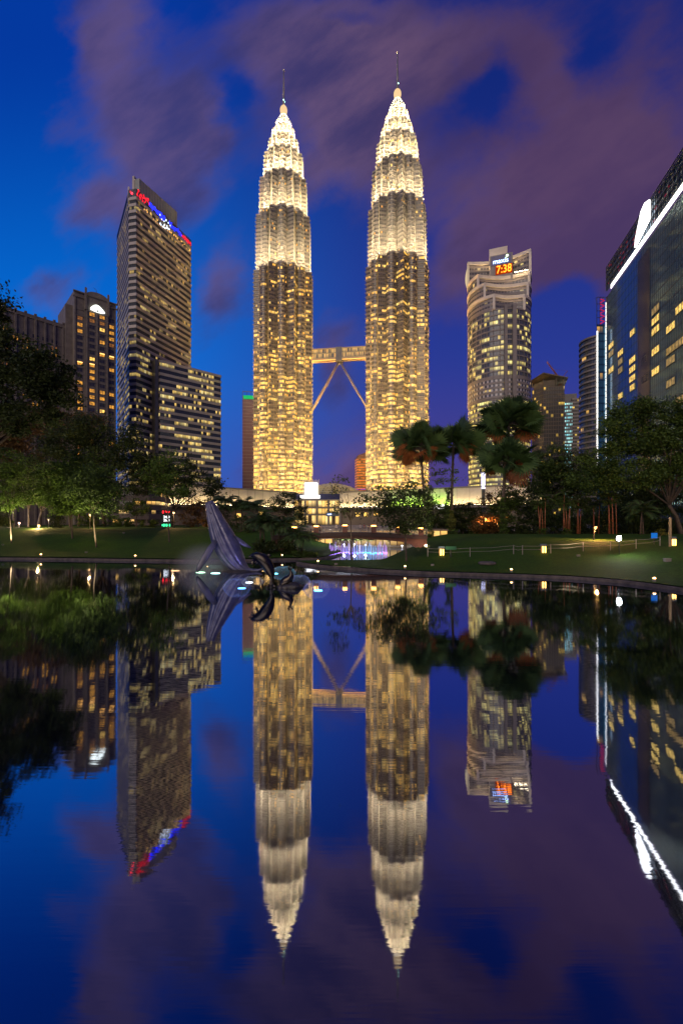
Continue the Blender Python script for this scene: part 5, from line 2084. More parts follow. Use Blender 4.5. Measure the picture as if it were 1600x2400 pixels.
BL, CY, GW, WT = (0.10, 0.25, 1.0), (0.15, 0.75, 1.0), (0.55, 1.0, 0.65), (0.85, 0.95, 1.0)
spray(556, 1377, 1.6, 1.05, BL, (0.12, 0.42, 1.0), 'leftmost blue lit umbrella spray before the whale', 16, 0.28, off=(0.6, -0.6))
spray(592, 1364, 1.35, 0.7, WT, WT, 'white lit spray between whale and leaping dolphin', 14, 0.14, off=(-0.3, -0.5))
spray(664, 1343, 1.8, 0.95, CY, CY, 'cyan lit spray behind the leaping dolphin', 20, 0.28, off=(-1.0, -0.8))
spray(703, 1366, 1.3, 0.95, BL, (0.65, 0.85, 1.0), 'blue white spray just right of the diving dolphin', 18, 0.28, off=(-0.6, -0.3))
spray(742, 1381, 1.5, 0.95, (0.15, 0.2, 1.0), CY, 'rightmost violet blue umbrella spray', 20, 0.30, off=(0.2, -0.9))
for px, py, c, s, lab in ((470, 1342, GW, 4.5, 'greenish floating lamp left below the whale flipper'), (505, 1344, (0.5, 1.0, 0.85), 5.0, 'pale cyan floating lamp below the whale belly'),
                          (411, 1338, (1.0, 0.55, 0.25), 2.0, 'faint orange floating lamp left of the whale')):
    D = wl(py)
    root = thing('floating_lamp', lab, 'lamp', Vector((X(px, D), D, 0)), 0, 'floating lamps at the foot of the whale')
    b = MB()
    b.ball((0, 0, 0.02), 0.62, 0.30, 0.06, 14, 6)
    b.build('glowing_disc', lamp_mat('floating_lamp_glow', c, s), root)
    b = MB()
    b.tube([(0, 0, -0.3), (0, 0, -0.03)], 0.2, 8)
    b.build('float', M['blackmetal'], root)
root = thing('star_spray', 'small star shaped greenish spray left of the whale body', 'fountain', Vector((X(501, wl(1336)), wl(1336), 0)), 0)
b = MB()
for k in range(9):
    a = R(20 + 17.5 * k)
    b.tube([(0, 0, 0.1), (0.5 * math.cos(a), -0.05, 0.1 + 0.5 * math.sin(a)), (1.0 * math.cos(a), -0.1, 0.1 + 0.68 * math.sin(a)), (1.35 * math.cos(a), -0.1, 0.55 * math.sin(a))], [0.04, 0.03, 0.03, 0.015], 4)
b.build('water_jet', spray_mat(GW, 0.25, 0.6), root)
b = MB()
b.ball((0, 0, 0.05), 0.16, nu=8, nv=5)
b.build('nozzle', M['blackmetal'], root)
# the violet flood that colours the whale, floating lamps on its right hand side
root = thing('whale_floodlight', 'submerged violet floodlight close before the whale', 'lamp', Vector((X(560, 58 * K), 58 * K, 0)), 0)
b = MB()
b.tube([(0, 0, -0.3), (0, 0.1, 0.02)], [0.3, 0.34], 10)
b.build('housing', M['blackmetal'], root)
sp = bpy.data.lights.new('violet_beam', 'SPOT')
sp.energy = 1000
sp.color = (0.36, 0.34, 1.0)
sp.spot_size = R(70)
sp.spot_blend = 0.7
sp.shadow_soft_size = 0.25
so = bpy.data.objects.new('violet_beam', sp)
COL.objects.link(so)
so.parent = root
so.location = (0, 0, 0.15)
tgt = Vector((X(530, DW), DW, 5)) - Vector((X(560, 58 * K), 58 * K, 0.15))
so.rotation_euler = tgt.to_track_quat('-Z', 'Y').to_euler()

# fine mist drifting off the jets beside the whale
b = MB()
b.ball((0, 0, 0), 4.6, 2.6, 3.4, 24, 14, v0=-0.25)
o = b.build('fountain_mist', M['white'], None)
o.location = (X(478, DW), DW, 0.75)
o['kind'] = 'stuff'
m = bpy.data.materials.new('mist')
m.use_nodes = True
T = NT(m.node_tree)
out = T.n('ShaderNodeOutputMaterial')
pv = T.n('ShaderNodeVolumePrincipled')
co = T.n('ShaderNodeTexCoord').outputs['Object']
r = T.vmath('LENGTH', T.vmath('MULTIPLY', co, (0.21, 0.37, 0.28)))
pv.inputs['Color'].default_value = (0.9, 0.9, 0.85, 1)
T.link(T.math('MULTIPLY', T.sstep(r, 1.0, 0.1), 0.30), pv.inputs['Density'])
T.link(pv.outputs[0], out.inputs['Volume'])
o.data.materials.clear()
o.data.materials.append(m)

# ================================================================== vegetation
rng = np.random.default_rng(21)
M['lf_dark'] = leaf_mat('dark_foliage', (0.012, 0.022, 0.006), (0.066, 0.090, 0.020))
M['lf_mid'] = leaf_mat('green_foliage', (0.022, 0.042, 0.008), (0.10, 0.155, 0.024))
M['lf_lit'] = leaf_mat('lamplit_foliage', (0.035, 0.065, 0.008), (0.15, 0.24, 0.03), 0.3)  # foliage near lamps, their light put into brighter leaf colours
M['lf_brown'] = leaf_mat('warm_lit_foliage', (0.070, 0.040, 0.012), (0.22, 0.12, 0.034))  # warm light on the leaves put into a brown leaf colour
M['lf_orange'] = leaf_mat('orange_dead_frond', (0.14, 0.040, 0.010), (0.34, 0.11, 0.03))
M['lf_palm'] = leaf_mat('palm_frond', (0.016, 0.036, 0.012), (0.095, 0.16, 0.045))
M['lf_yellow'] = leaf_mat('yellow_lit_foliage', (0.06, 0.07, 0.012), (0.16, 0.16, 0.03))  # yellow lamp glow put into the leaf colour


def leaves(cent, sizes, clump, up=0.35):
    """leaf shaped quads at the given centres with random tilt; returns verts and uvs"""
    n = len(cent)
    nrm = rng.normal(size=(n, 3))
    nrm[:, 2] = np.abs(nrm[:, 2]) + up
    nrm /= np.linalg.norm(nrm, axis=1)[:, None]
    a = rng.normal(size=(n, 3))
    a -= nrm * (a * nrm).sum(1)[:, None]
    a /= np.linalg.norm(a, axis=1)[:, None]
    c = np.cross(nrm, a)
    s = sizes[:, None]
    v = np.empty((n, 4, 3))
    v[:, 0] = cent - a * s * 0.55
    v[:, 1] = cent - c * s * 0.30 + nrm * s * 0.06
    v[:, 2] = cent + a * s * 0.55 - nrm * s * 0.10
    v[:, 3] = cent + c * s * 0.30 + nrm * s * 0.06
    uv = np.empty((n, 4, 2))
    uv[:, :, 0] = rng.random(n)[:, None]
    uv[:, :, 1] = clump[:, None]
    return v.reshape(-1, 3), uv.reshape(-1, 2)


def crown_points(ells, n, csig, ncl, shell=0.55, keep_low=True):
    """clumps scattered through ellipsoids (centre, radii); leaves scattered round each clump"""
    w = np.array([e[1][0] * e[1][1] * e[1][2] for e in ells]) ** 0.7
    w = w / w.sum()
    pick = rng.choice(len(ells), size=ncl, p=w)
    cc = np.empty((ncl, 3))
    for i, k in enumerate(pick):
        d = rng.normal(size=3)
        d /= np.linalg.norm(d)
        r = shell + (1 - shell) * rng.random() ** 0.7
        cc[i] = np.array(ells[k][0]) + d * np.array(ells[k][1]) * r
    ci = rng.integers(0, ncl, n)
    size_f = (0.55 + 0.9 * rng.random(ncl))
    off = rng.normal(size=(n, 3)) * csig * size_f[ci][:, None]
    off[:, 2] *= 0.55
    pts = cc[ci] + off
    return pts, rng.random(ncl)[ci], cc


def tree(name, label, cat, base, ells, n, leaf, mat, trunk_r=0.3, csig=None, ncl=None, group=None, bark='bark', fork=0.45, lean=0.0, limbs=9, shell=0.5, bare=False):
    """base: ground point; ells: crown ellipsoids in world metres relative to the base"""
    root = thing(name, label, cat, base, 0, group)
    R0 = np.mean([e[1][0] for e in ells])
    csig = csig or R0 * 0.20
    ncl = ncl or max(24, int(n / 85))
    pts, cl, cc = crown_points(ells, n, csig, ncl, shell)
    sizes = leaf * (0.6 + 0.8 * rng.random(len(pts)))
    v, uv = leaves(pts, sizes, cl)
    np_mesh('crown', v, 4, M[mat], uv, root)
    b = MB()
    top = np.mean([e[0] for e in ells], axis=0)
    zt = max(0.8, min(e[0][2] - e[1][2] * 0.3 for e in ells))
    fk = Vector((top[0] * 0.35 + lean * 0.3, top[1] * 0.3, zt * fork + 0.3))
    b.tube([(0, 0, -0.5), (0.02 + fk.x * 0.15, 0, 0.25), (fk.x * 0.5 + lean * 0.2, fk.y * 0.5, fk.z * 0.6), tuple(fk)], [trunk_r * 1.5, trunk_r * 1.1, trunk_r * 0.85, trunk_r * 0.75], 9)
    order = rng.permutation(len(cc))[:limbs]
    for q in order:
        e = Vector(cc[q])
        m = fk.lerp(e, 0.5) + Vector((rng.normal() * 0.3, rng.normal() * 0.3, 0.12 * (e - fk).length))
        r0 = trunk_r * (0.30 + 0.25 * rng.random())
        b.tube([fk - Vector((0, 0, 0.15)), fk.lerp(m, 0.5) + Vector((0, 0, 0.1)), m, e], [r0, r0 * 0.8, r0 * 0.55, r0 * 0.2], 6)
        for _ in range(2):
            e2 = Vector(cc[int(rng.integers(0, len(cc)))])
            if (e2 - m).length < R0 * 1.2:
                b.tube([m, m.lerp(e2, 0.5) + Vector((0, 0, 0.2)), e2], [r0 * 0.45, r0 * 0.3, r0 * 0.1], 5)
    b.build('trunk', M[bark], root, smooth=True)
    return root


def E(base, D, *pe):
    """ellipsoids from photo measures (cx, cy, rx, ry[, depth]) at distance D, relative to the base"""
    k = D / 1000
    res = []
    for e in pe:
        c = P(e[0], e[1], D + (e[5] if len(e) > 5 else 0)) - base
        res.append(((c.x, c.y, c.z), (e[2] * k, (e[4] if len(e) > 4 else (e[2] + e[3]) * 0.5) * k, e[3] * k)))
    return res


def at(px, D, side):
    return Vector((X(px, D), D, (zl if side == 'L' else zr)(px, D)))


TREES = 'park trees round the lake'
# ---- left lawn
g = at(246, 138, 'L')
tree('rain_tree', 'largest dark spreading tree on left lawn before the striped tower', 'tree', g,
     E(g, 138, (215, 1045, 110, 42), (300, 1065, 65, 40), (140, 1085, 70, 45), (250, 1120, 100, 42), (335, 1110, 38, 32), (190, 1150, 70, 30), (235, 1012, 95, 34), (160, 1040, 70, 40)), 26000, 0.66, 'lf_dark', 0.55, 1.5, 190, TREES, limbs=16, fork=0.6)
g = at(400, 142, 'L')
tree('rain_tree', 'second dark spreading tree, behind the whale and LED sign', 'tree', g,
     E(g, 142, (415, 1108, 60, 30), (470, 1138, 52, 30), (360, 1125, 50, 34), (500, 1163, 26, 16), (440, 1160, 40, 18), (400, 1090, 50, 22)), 12000, 0.62, 'lf_dark', 0.45, 1.3, 120, TREES, limbs=16, fork=0.55)
g = ground(170, 1262, 'L')
tree('young_tree', 'bright green lit tree with slim trunk in front of the largest dark tree', 'tree', g,
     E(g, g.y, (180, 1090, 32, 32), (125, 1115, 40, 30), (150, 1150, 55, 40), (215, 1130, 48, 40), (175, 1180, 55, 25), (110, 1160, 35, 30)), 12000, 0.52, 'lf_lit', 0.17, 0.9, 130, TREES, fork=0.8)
g = ground(226, 1283, 'L')
tree('young_tree', 'olive green tree on leaning thin trunk nearest the left lake kerb', 'tree', g,
     E(g, g.y, (225, 1130, 45, 45), (250, 1165, 40, 38), (200, 1170, 40, 40)), 6000, 0.45, 'lf_mid', 0.14, 0.8, 90, TREES, fork=0.85, lean=-1.4)
g = ground(397, 1271, 'L')
tree('young_tree', 'slender pale green tree before the LED sign with airy crown', 'tree', g,
     E(g, g.y, (392, 1095, 38, 32), (345, 1108, 22, 18), (405, 1145, 42, 28), (370, 1140, 26, 20), (392, 1068, 14, 16)), 3000, 0.42, 'lf_lit', 0.13, 0.7, 60, TREES, fork=0.85)
g = ground(28, 1273, 'L')
tree('young_tree', 'pale green tree at left edge on thin orange lit trunk', 'tree', g,
     E(g, g.y, (10, 1090, 42, 50), (35, 1140, 38, 45), (-30, 1130, 45, 50), (15, 1175, 40, 20)), 7000, 0.42, 'lf_lit', 0.11, 0.8, 100, TREES, fork=0.9)
for px, D, lab, e in ((66, 134, 'pale trunked tree lit white, middle of three at far left', (60, 1120, 42, 45)), (32, 138, 'pale trunked tree lit pinkish, left of three at far left', (20, 1125, 40, 40)),
                      (88, 122, 'pale trunked forked tree by the brightest orange lamp', (105, 1130, 36, 45))):
    g = at(px, D, 'L')
    tree('pale_trunk_tree', lab, 'tree', g, E(g, D, e, (e[0] + 15, e[1] + 35, 35, 25)), 4200, 0.5, 'lf_mid', 0.28, 0.9, 70, TREES, bark='barkpale', fork=0.55, limbs=7)
for px, D, lab in ((165, 128, 'leaning dark trunk tree left of the largest tree'), (184, 132, 'upright dark trunk tree just left of the largest trunk')):
    g = at(px, D, 'L')
    tree('park_tree', lab, 'tree', g, E(g, D, (px - 10, 1165, 45, 30), (px + 15, 1130, 40, 30)), 3500, 0.55, 'lf_dark', 0.32, 1.0, 60, TREES, fork=0.8, lean=-1.0 if px < 170 else 0.6)
g = Vector((X(95, 160), 160, 4.5))
tree('warm_lit_tree', 'warm brown lit tree behind the dark trees, below the hotel', 'tree', g,
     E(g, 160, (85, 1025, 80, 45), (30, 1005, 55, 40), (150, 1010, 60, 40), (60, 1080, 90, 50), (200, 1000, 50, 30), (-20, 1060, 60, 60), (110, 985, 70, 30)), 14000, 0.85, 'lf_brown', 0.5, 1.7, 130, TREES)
for px, D, lab, e in ((319, 128, 'small tree with clear trunk left of the LED sign', (322, 1192, 32, 20)), (465, 128, 'small tree left of the whale head against the cream wall', (463, 1190, 27, 22))):
    g = at(px, D, 'L')
    tree('small_tree', lab, 'tree', g, E(g, D, e), 1500, 0.5, 'lf_brown' if px > 400 else 'lf_mid', 0.16, 0.8, 34, TREES, fork=0.75)


def shrub(px, py, D, w, h, mat, label, side='L', n=900, leaf=0.32, grp='lit shrubs behind the left lawn', name='shrub'):
    g = at(px, D, side)
    root = thing(name, label, 'shrub', g, 0, grp)
    k = D / 1000
    ell = [((0, 0, h * k * 0.5), (w * k * 0.5, w * k * 0.4, h * k * 0.55)), ((w * k * 0.25, 0.3, h * k * 0.35), (w * k * 0.35, w * k * 0.3, h * k * 0.4))]
    pts, cl, cc = crown_points(ell, n, max(0.18, h * k * 0.12), max(14, n // 50), 0.45)
    pts[:, 2] = np.maximum(pts[:, 2], 0.05)
    v, uv = leaves(pts, leaf * (0.6 + 0.8 * rng.random(n)), cl)
    np_mesh('foliage', v, 4, M[mat], uv, root)
    b = MB()
    for q in range(5):
        e = Vector(cc[q])
        b.tube([(0, 0, -0.1), e * 0.5, e], [0.05, 0.035, 0.015], 4)
    b.build('stem', M['bark'], root)
    return root


for px, D, w, h, mat, lab in ((196, 130, 34, 26, 'lf_mid', 'teal green shrub between the leaning trunk and orange lamp'), (222, 132, 34, 30, 'lf_lit', 'bright green shrub right behind tall orange lamp'),
                              (268, 131, 34, 30, 'lf_lit', 'yellow green shrub right of the largest trunk'), (292, 130, 30, 22, 'lf_mid', 'low green shrub right of the yellow green one'),
                              (130, 116, 22, 42, 'lf_dark', 'dark conical shrub right of the brightest orange lamp'), (345, 130, 40, 22, 'lf_mid', 'green shrub just left of LED sign'),
                              (435, 128, 60, 32, 'lf_brown', 'orange brown lit hedge shrub right of LED sign'), (478, 126, 34, 28, 'lf_brown', 'brown shrub right behind the whale head'),
                              (-2, 112, 26, 60, 'lf_dark', 'dark tall shrub at left picture edge'), (2, 134, 40, 34, 'lf_lit', 'pale lit shrub behind far left trunks')):
    shrub(px, 0, D, w, h, mat, lab, n=1000, leaf=0.42)


# ---- palms
def frond_feather(b, base, az, el, length, droop, leaf_w, nleaf=16, mi=0):
    """arched midrib with drooping leaflets on both sides; leaflets go in lists of quads"""
    pts = []
    p = Vector(base)
    e = el
    n = 8
    for k in range(n + 1):
        pts.append(p.copy())
        d = Vector((math.cos(az) * math.cos(e), math.sin(az) * math.cos(e), math.sin(e)))
        p = p + d * (length / n)
        e -= droop / n
    out = []
    for k in range(nleaf):
        t = 0.12 + 0.86 * k / nleaf
        f = t * n
        i = min(n - 1, int(f))
        q = pts[i].lerp(pts[i + 1], f - i)
        d = (pts[i + 1] - pts[i]).normalized()
        sd = d.cross(Vector((0, 0, 1))).normalized()
        ll = leaf_w * (0.45 + 1.0 * math.sin(PI * (0.12 + 0.82 * t)))
        for s in (-1, 1):
            tip = q + sd * (s * ll * 0.85) + d * ll * 0.5 + Vector((0, 0, -ll * 0.38))
            mid = q.lerp(tip, 0.45) + Vector((0, 0, ll * 0.07))
            wv = d * (length / nleaf * 0.55)
            out.append((q, mid - wv * 0.7, tip, mid + wv * 0.7))
    return pts, out


def quads_mesh(name, quads, mat, parent, shade=None):
    v = np.array([[tuple(c) for c in q] for q in quads]).reshape(-1, 3)
    n = len(quads)
    uv = np.empty((n, 4, 2))
    uv[:, :, 0] = rng.random(n)[:, None]
    uv[:, :, 1] = (rng.random(n) if shade is None else np.array(shade))[:, None]
    return np_mesh(name, v, 4, M[mat], uv.reshape(-1, 2), parent)


def feather_palm(name, label, g, stems, frl, nfr, mat='lf_palm', bark='bark', group=None, stem_r=0.12, nleaf=16, lw=0.75):
    root = thing(name, label, 'palm', g, 0, group)
    for (sx, sy, h, ln) in stems:
        b = MB()
        b.tube([(sx, sy, -0.2), (sx + ln * 0.4, sy, h * 0.55), (sx + ln, sy, h)], [stem_r * 1.2, stem_r, stem_r * 0.8], 7)
        b.build('stem', M[bark], root, smooth=True)
        qs, sh = [], []
        rb = MB()
        for k in range(nfr):
            az = 2 * PI * k / nfr + rng.random() * 0.6
            el = 1.35 - 1.0 * rng.random()
            pts, o = frond_feather(None, (sx + ln, sy, h), az, el, frl * (0.8 + 0.4 * rng.random()), 1.3 + 0.7 * rng.random(), lw, nleaf)
            c = rng.random()
            qs += o
            sh += [c] * len(o)
            rb.tube(pts, [0.03] * 4 + [0.02] * 3 + [0.008] * 2, 4)
        f = quads_mesh('frond', qs, mat, root, sh)
        rb.build('midrib', M['bark'], f)
    return root


GP = 'dark feathery palms beside the whale'
for i, (px, D, h, ns, lab) in enumerate(((528, 100, 7.6, 3, 'dark feathery palm clump just right of whale back'), (560, 102, 7.4, 3, 'dark feathery palm clump second from the whale'),
                                         (588, 99, 7.0, 3, 'dark feathery palm clump above the leaping dolphin'), (622, 79, 7.0, 4, 'tallest dark palm clump centre of the far bank'),
                                         (652, 79.5, 6.6, 3, 'dark palm clump in front of the mall entrance'), (690, 78, 4.0, 3, 'lower dark palm clump at left end of footbridge'))):
    g = at(px, D, 'L')
    st = [(rng.uniform(-1.6, 1.6), rng.uniform(-1.2, 1.2), h * (0.62 + 0.28 * rng.random()), rng.uniform(-0.8, 0.8)) for _ in range(ns)]
    feather_palm('areca_palm', lab, g, st, 3.3, 15, group=GP)
g = at(668, 126, 'L')
tree('round_tree', 'round dark tree between palms and the white mall screen', 'tree', g, E(g, 126, (670, 1172, 34, 18), (650, 1186, 30, 18), (695, 1200, 28, 18)), 3200, 0.45, 'lf_dark', 0.2, 0.7, 60, TREES, fork=0.8)
for px, D, w, h, mat, lab in ((560, 96, 70, 40, 'lf_dark', 'dark bush under the palms right of the whale'), (612, 77, 60, 34, 'lf_dark', 'dark bush under the tallest palm clump'),
                              (660, 77.5, 60, 40, 'lf_dark', 'dark bush left of footbridge end'), (712, 75.2, 60, 12, 'lf_mid', 'low green ground shrub below left end of footbridge'),
                              (700, 104, 40, 50, 'lf_dark', 'dark leafy bush behind the left bridge end'), (735, 106, 40, 40, 'lf_brown', 'russet bush behind bridge under mall entrance'),
                              (512, 108, 34, 50, 'lf_dark', 'dark bush against the whale back')):
    shrub(px, 0, D, w, h, mat, lab, n=1300, leaf=0.36, grp='dark bushes on the far bank')


def fan_palm(name, label, g, crowns, group=None):
    """stout trunk, round fan leaves on long stalks: green ones standing, dead orange ones hanging"""
    root = thing(name, label, 'palm', g, 0, group)
    for (cx, cy, cz, rad, ngreen, dead) in crowns:
        b = MB()
        b.tube([(0, 0, -0.3), (cx * 0.3, cy * 0.3, cz * 0.45), (cx, cy, cz)], [0.42, 0.33, 0.30], 10)
        for k in range(26):
            z = cz * (0.3 + 0.7 * k / 26)
            a = k * 2.4
            t_ = z / cz
            bx_ = cx * (0.3 * min(1, t_ / 0.45) if t_ < 0.45 else 0.3 + 0.7 * (t_ - 0.45) / 0.55)
            b.tube([(bx_ + 0.3 * math.cos(a), 0.3 * math.sin(a), z), (bx_ + 0.55 * math.cos(a), 0.55 * math.sin(a), z + 0.4)], [0.09, 0.05], 4)
        b.build('trunk', M['bark'], root, smooth=True)
        stalk = MB()
        for kind in ('lf_palm', 'lf_orange'):
            qs, sh = [], []
            items = []
            if kind == 'lf_palm':
                for k in range(ngreen):
                    items.append((rng.random() * 2 * PI, math.asin(min(1, -0.35 + 1.35 * (k + 0.5) / ngreen)), 0.34 + 0.50 * rng.random(), 0.75 + 0.5 * rng.random()))
            else:
                for (a, e, s) in dead:
                    items.append((R(a), R(e), 0.55, s))
            for az, el, lr, sc_ in items:
                d = Vector((math.cos(az) * math.cos(el), math.sin(az) * math.cos(el), math.sin(el)))
                hub = Vector((cx, cy, cz)) + d * rad * lr
                stalk.tube([(cx, cy, cz), Vector((cx, cy, cz)) + d * rad * lr * 0.5 + Vector((0, 0, 0.1)), hub], [0.05, 0.04, 0.03], 4)
                side = d.cross(Vector((0, 0, 1)))
                side = side.normalized() if side.length > 0.05 else Vector((1, 0, 0))
                fr = rad * 0.52 * sc_ * (0.9 + 0.2 * rng.random())
                nl = 23
                tilt = rng.uniform(-1.35, 1.35)
                upv = (side.cross(d)).normalized()
                side2 = side * math.cos(tilt) + upv * math.sin(tilt)
                c = rng.random()
                for k in range(nl):
                    a = R(-125 + 250 * k / (nl - 1))
                    r_ = fr * (1 - 0.14 * abs(k - nl / 2) / (nl / 2)) * (0.9 + 0.2 * rng.random())
                    v = d * math.cos(a) + side2 * math.sin(a)
                    w = (d * -math.sin(a) + side2 * math.cos(a)) * r_ * 0.062
                    tip = hub + v * r_ + Vector((0, 0, -r_ * ((0.02 + 0.10 * rng.random()) if kind == 'lf_palm' else (0.15 + 0.2 * rng.random()))))
                    m1 = hub + v * r_ * 0.6
                    qs.append((hub, m1 - w, tip, m1 + w))
                    sh.append(c)
            if kind == 'lf_palm':
                quads_mesh('fan_crown', qs, kind, root, sh)
            else:
                for k in range(0, len(qs), 23):
                    quads_mesh('dead_frond', qs[k:k + 23], kind, root, sh[k:k + 23])
        stalk.build('leaf_stalk', M['bark'], root)
    return root


GF = 'tall fan palms on the right bank'
D = 108
g = at(998, D, 'R')
c = P(985, 1052, D) - g
fan_palm('fan_palm', 'left fan palm of the right bank with orange dead fronds on its left', g, [(c.x, 0, c.z, 6.6, 64, [(185, -12, 1.0), (205, -30, 0.9), (250, -25, 1.1), (165, -38, 0.8), (300, -20, 0.9), (215, -5, .9)])], GF)
D = 110
g = at(1057, D, 'R')
c = P(1062, 1046, D) - g
fan_palm('fan_palm', 'middle fan palm of the right bank against the clock tower base', g, [(c.x, 0, c.z, 6.4, 64, [(-10, -25, 1.0), (10, -35, 0.9), (-60, -30, 1.0), (-30, -5, 0.8)])], GF)
D = 106
g = at(1176, D, 'R')
c1_ = P(1196, 998, D) - g
c2_ = P(1180, 1085, D) - g
fan_palm('fan_palm', 'tallest double crowned fan palm, right, with big orange dead fronds', g,
         [(c1_.x, 0.8, c1_.z, 7.2, 66, [(0, -12, 1.1), (-25, -20, 1.1), (170, -14, 1.0), (190, -25, 0.9), (20, -5, 1.0), (-45, -30, .9)]),
          (c2_.x, -0.8, c2_.z, 6.2, 54, [(-8, -25, 1.25), (8, -42, 1.2), (-35, -40, 1.2), (20, -20, 1.0), (180, -30, 0.7)])], GF)
# creeper round the trunks
for px, D, h, mat, lab in ((1005, 106, 13.0, 'lf_mid', 'green creeper climbing the left fan palm trunk'), (1058, 107, 6.0, 'lf_yellow', 'yellow lit creeper round the foot of middle fan palm'),
                           (1178, 104, 9.0, 'lf_mid', 'green creeper up the lower trunk of tallest fan palm'), (1050, 110, 12, 'lf_mid', 'dark creeper hanging from the middle fan palm')):
    g = at(px, D, 'R')
    root = thing('creeper', lab, 'climber', g, 0, 'creepers on fan palm trunks')
    n = 2200
    z = rng.random(n) * h
    a = rng.random(n) * 2 * PI
    r = (0.35 + 0.75 * rng.random(n) ** 2) * (1.15 - 0.5 * z / h) + 0.35 * np.sin(z * 1.7 + px)
    pts = np.stack([r * np.cos(a), r * np.sin(a), z], 1)
    v, uv = leaves(pts, 0.34 * (0.6 + 0.8 * rng.random(n)), np.floor(z * 2.3) % 3 / 2)
    np_mesh('foliage', v, 4, M[mat], uv, root)
    b = MB()
    b.tube([(0.3, 0, -0.1), (-0.3, 0.2, h * 0.4), (0.25, -0.2, h * 0.8)], [0.08, 0.06, 0.03], 5)
    b.build('vine', M['bark'], root)

# ---- right bank trees
g = ground(824, 1311, 'R')
tree('sparse_tree', 'thin nearly bare tree with few leaves in front of footbridge', 'tree', g,
     E(g, g.y, (805, 1125, 34, 18), (790, 1140, 22, 24), (830, 1185, 48, 30), (868, 1160, 30, 30), (790, 1180, 26, 30)), 1000, 0.34, 'lf_dark', 0.11, 0.5, 50, TREES, fork=0.75, limbs=22, shell=0.3)
g = ground(952, 1316, 'R')
tree('slim_tree', 'slim trunked leafy tree at right end of footbridge', 'tree', g,
     E(g, g.y, (925, 1205, 48, 42), (985, 1190, 44, 44), (900, 1180, 36, 34), (960, 1160, 40, 30), (950, 1230, 46, 24)), 5200, 0.36, 'lf_dark', 0.13, 0.65, 110, TREES, fork=0.8)
g = at(1000, 112, 'R')
tree('hanging_tree', 'loose leafed tree hanging before the green lit mall wall', 'tree', g,
     E(g, 112, (920, 1150, 40, 26), (890, 1175, 30, 22), (985, 1150, 40, 30), (1010, 1120, 32, 30), (1050, 1110, 30, 40)), 1500, 0.5, 'lf_lit', 0.14, 0.75, 60, TREES, fork=0.8, shell=0.3)
g = at(1106, 118, 'R')
tree('round_tree', 'small round dark tree between middle and tallest fan palms', 'tree', g, E(g, 118, (1106, 1193, 34, 26), (1092, 1210, 24, 24), (1120, 1215, 26, 20)), 3600, 0.36, 'lf_dark', 0.14, 0.5, 70, TREES, fork=0.7)
g = at(1148, 132, 'R')
tree('orange_lit_tree', 'small orange lit tree above the red orange lamp', 'tree', g, E(g, 132, (1146, 1180, 26, 24), (1160, 1200, 20, 18)), 1600, 0.45, 'lf_brown', 0.14, 0.6, 40, TREES, fork=0.7)
for px, D, lab, es, n, mat in (
    (1262, 136, 'dark dense tree right of the tallest fan palm', ((1258, 1120, 45, 50), (1290, 1075, 45, 32), (1235, 1170, 40, 40), (1300, 1140, 45, 40), (1290, 1195, 50, 30)), 15000, 'lf_mid'),
    (1340, 140, 'dark dense tree below the unfinished tower', ((1340, 1085, 55, 34), (1375, 1110, 50, 40), (1310, 1120, 50, 40), (1350, 1155, 60, 30)), 13000, 'lf_dark'),
    (1435, 134, 'dark leafy tree behind the big right edge tree', ((1430, 1110, 60, 45), (1470, 1140, 55, 40), (1395, 1150, 50, 40), (1500, 1160, 60, 40), (1410, 1195, 50, 26)), 15000, 'lf_mid'),
    (1545, 128, 'dark leafy tree behind floodlight near right edge', ((1540, 1140, 60, 50), (1590, 1180, 60, 40), (1500, 1190, 50, 28)), 11000, 'lf_dark')):
    g = at(px, D, 'R')
    tree('park_tree', lab, 'tree', g, E(g, D, *es), n, 0.52, mat, 0.3, 1.0, int(n / 70), TREES, fork=0.7)
g = at(1600, 96, 'R')
tree('big_tree', 'big spreading green lit tree at right edge before blue hotel', 'tree', g,
     E(g, 96, (1475, 958, 48, 26), (1545, 975, 60, 36), (1435, 1000, 44, 28), (1505, 1035, 80, 34), (1590, 1040, 70, 70), (1440, 1050, 50, 26), (1405, 1075, 40, 24), (1600, 950, 26, 22), (1660, 1010, 80, 80), (1560, 1110, 70, 45), (1480, 1115, 90, 40), (1400, 1120, 50, 40)),
     44000, 0.50, 'lf_mid', 0.5, 0.95, 330, TREES, limbs=16, fork=0.55)
for px, D, lab, e in ((1048, 116, 'dark round tree behind the middle fan palm trunk', ((1045, 1215, 40, 26), (1020, 1225, 30, 20))), (1085, 120, 'dark round tree under the cream wall end, between fan palms', ((1085, 1205, 34, 26), (1070, 1225, 28, 18))),
                      (1208, 120, 'dark tree directly right of tallest fan palm trunk', ((1210, 1195, 40, 38), (1232, 1160, 36, 34)))):
    g = at(px, D, 'R')
    tree('round_tree', lab, 'tree', g, E(g, D, *e), 3800, 0.42, 'lf_dark', 0.16, 0.6, 70, TREES, fork=0.6)
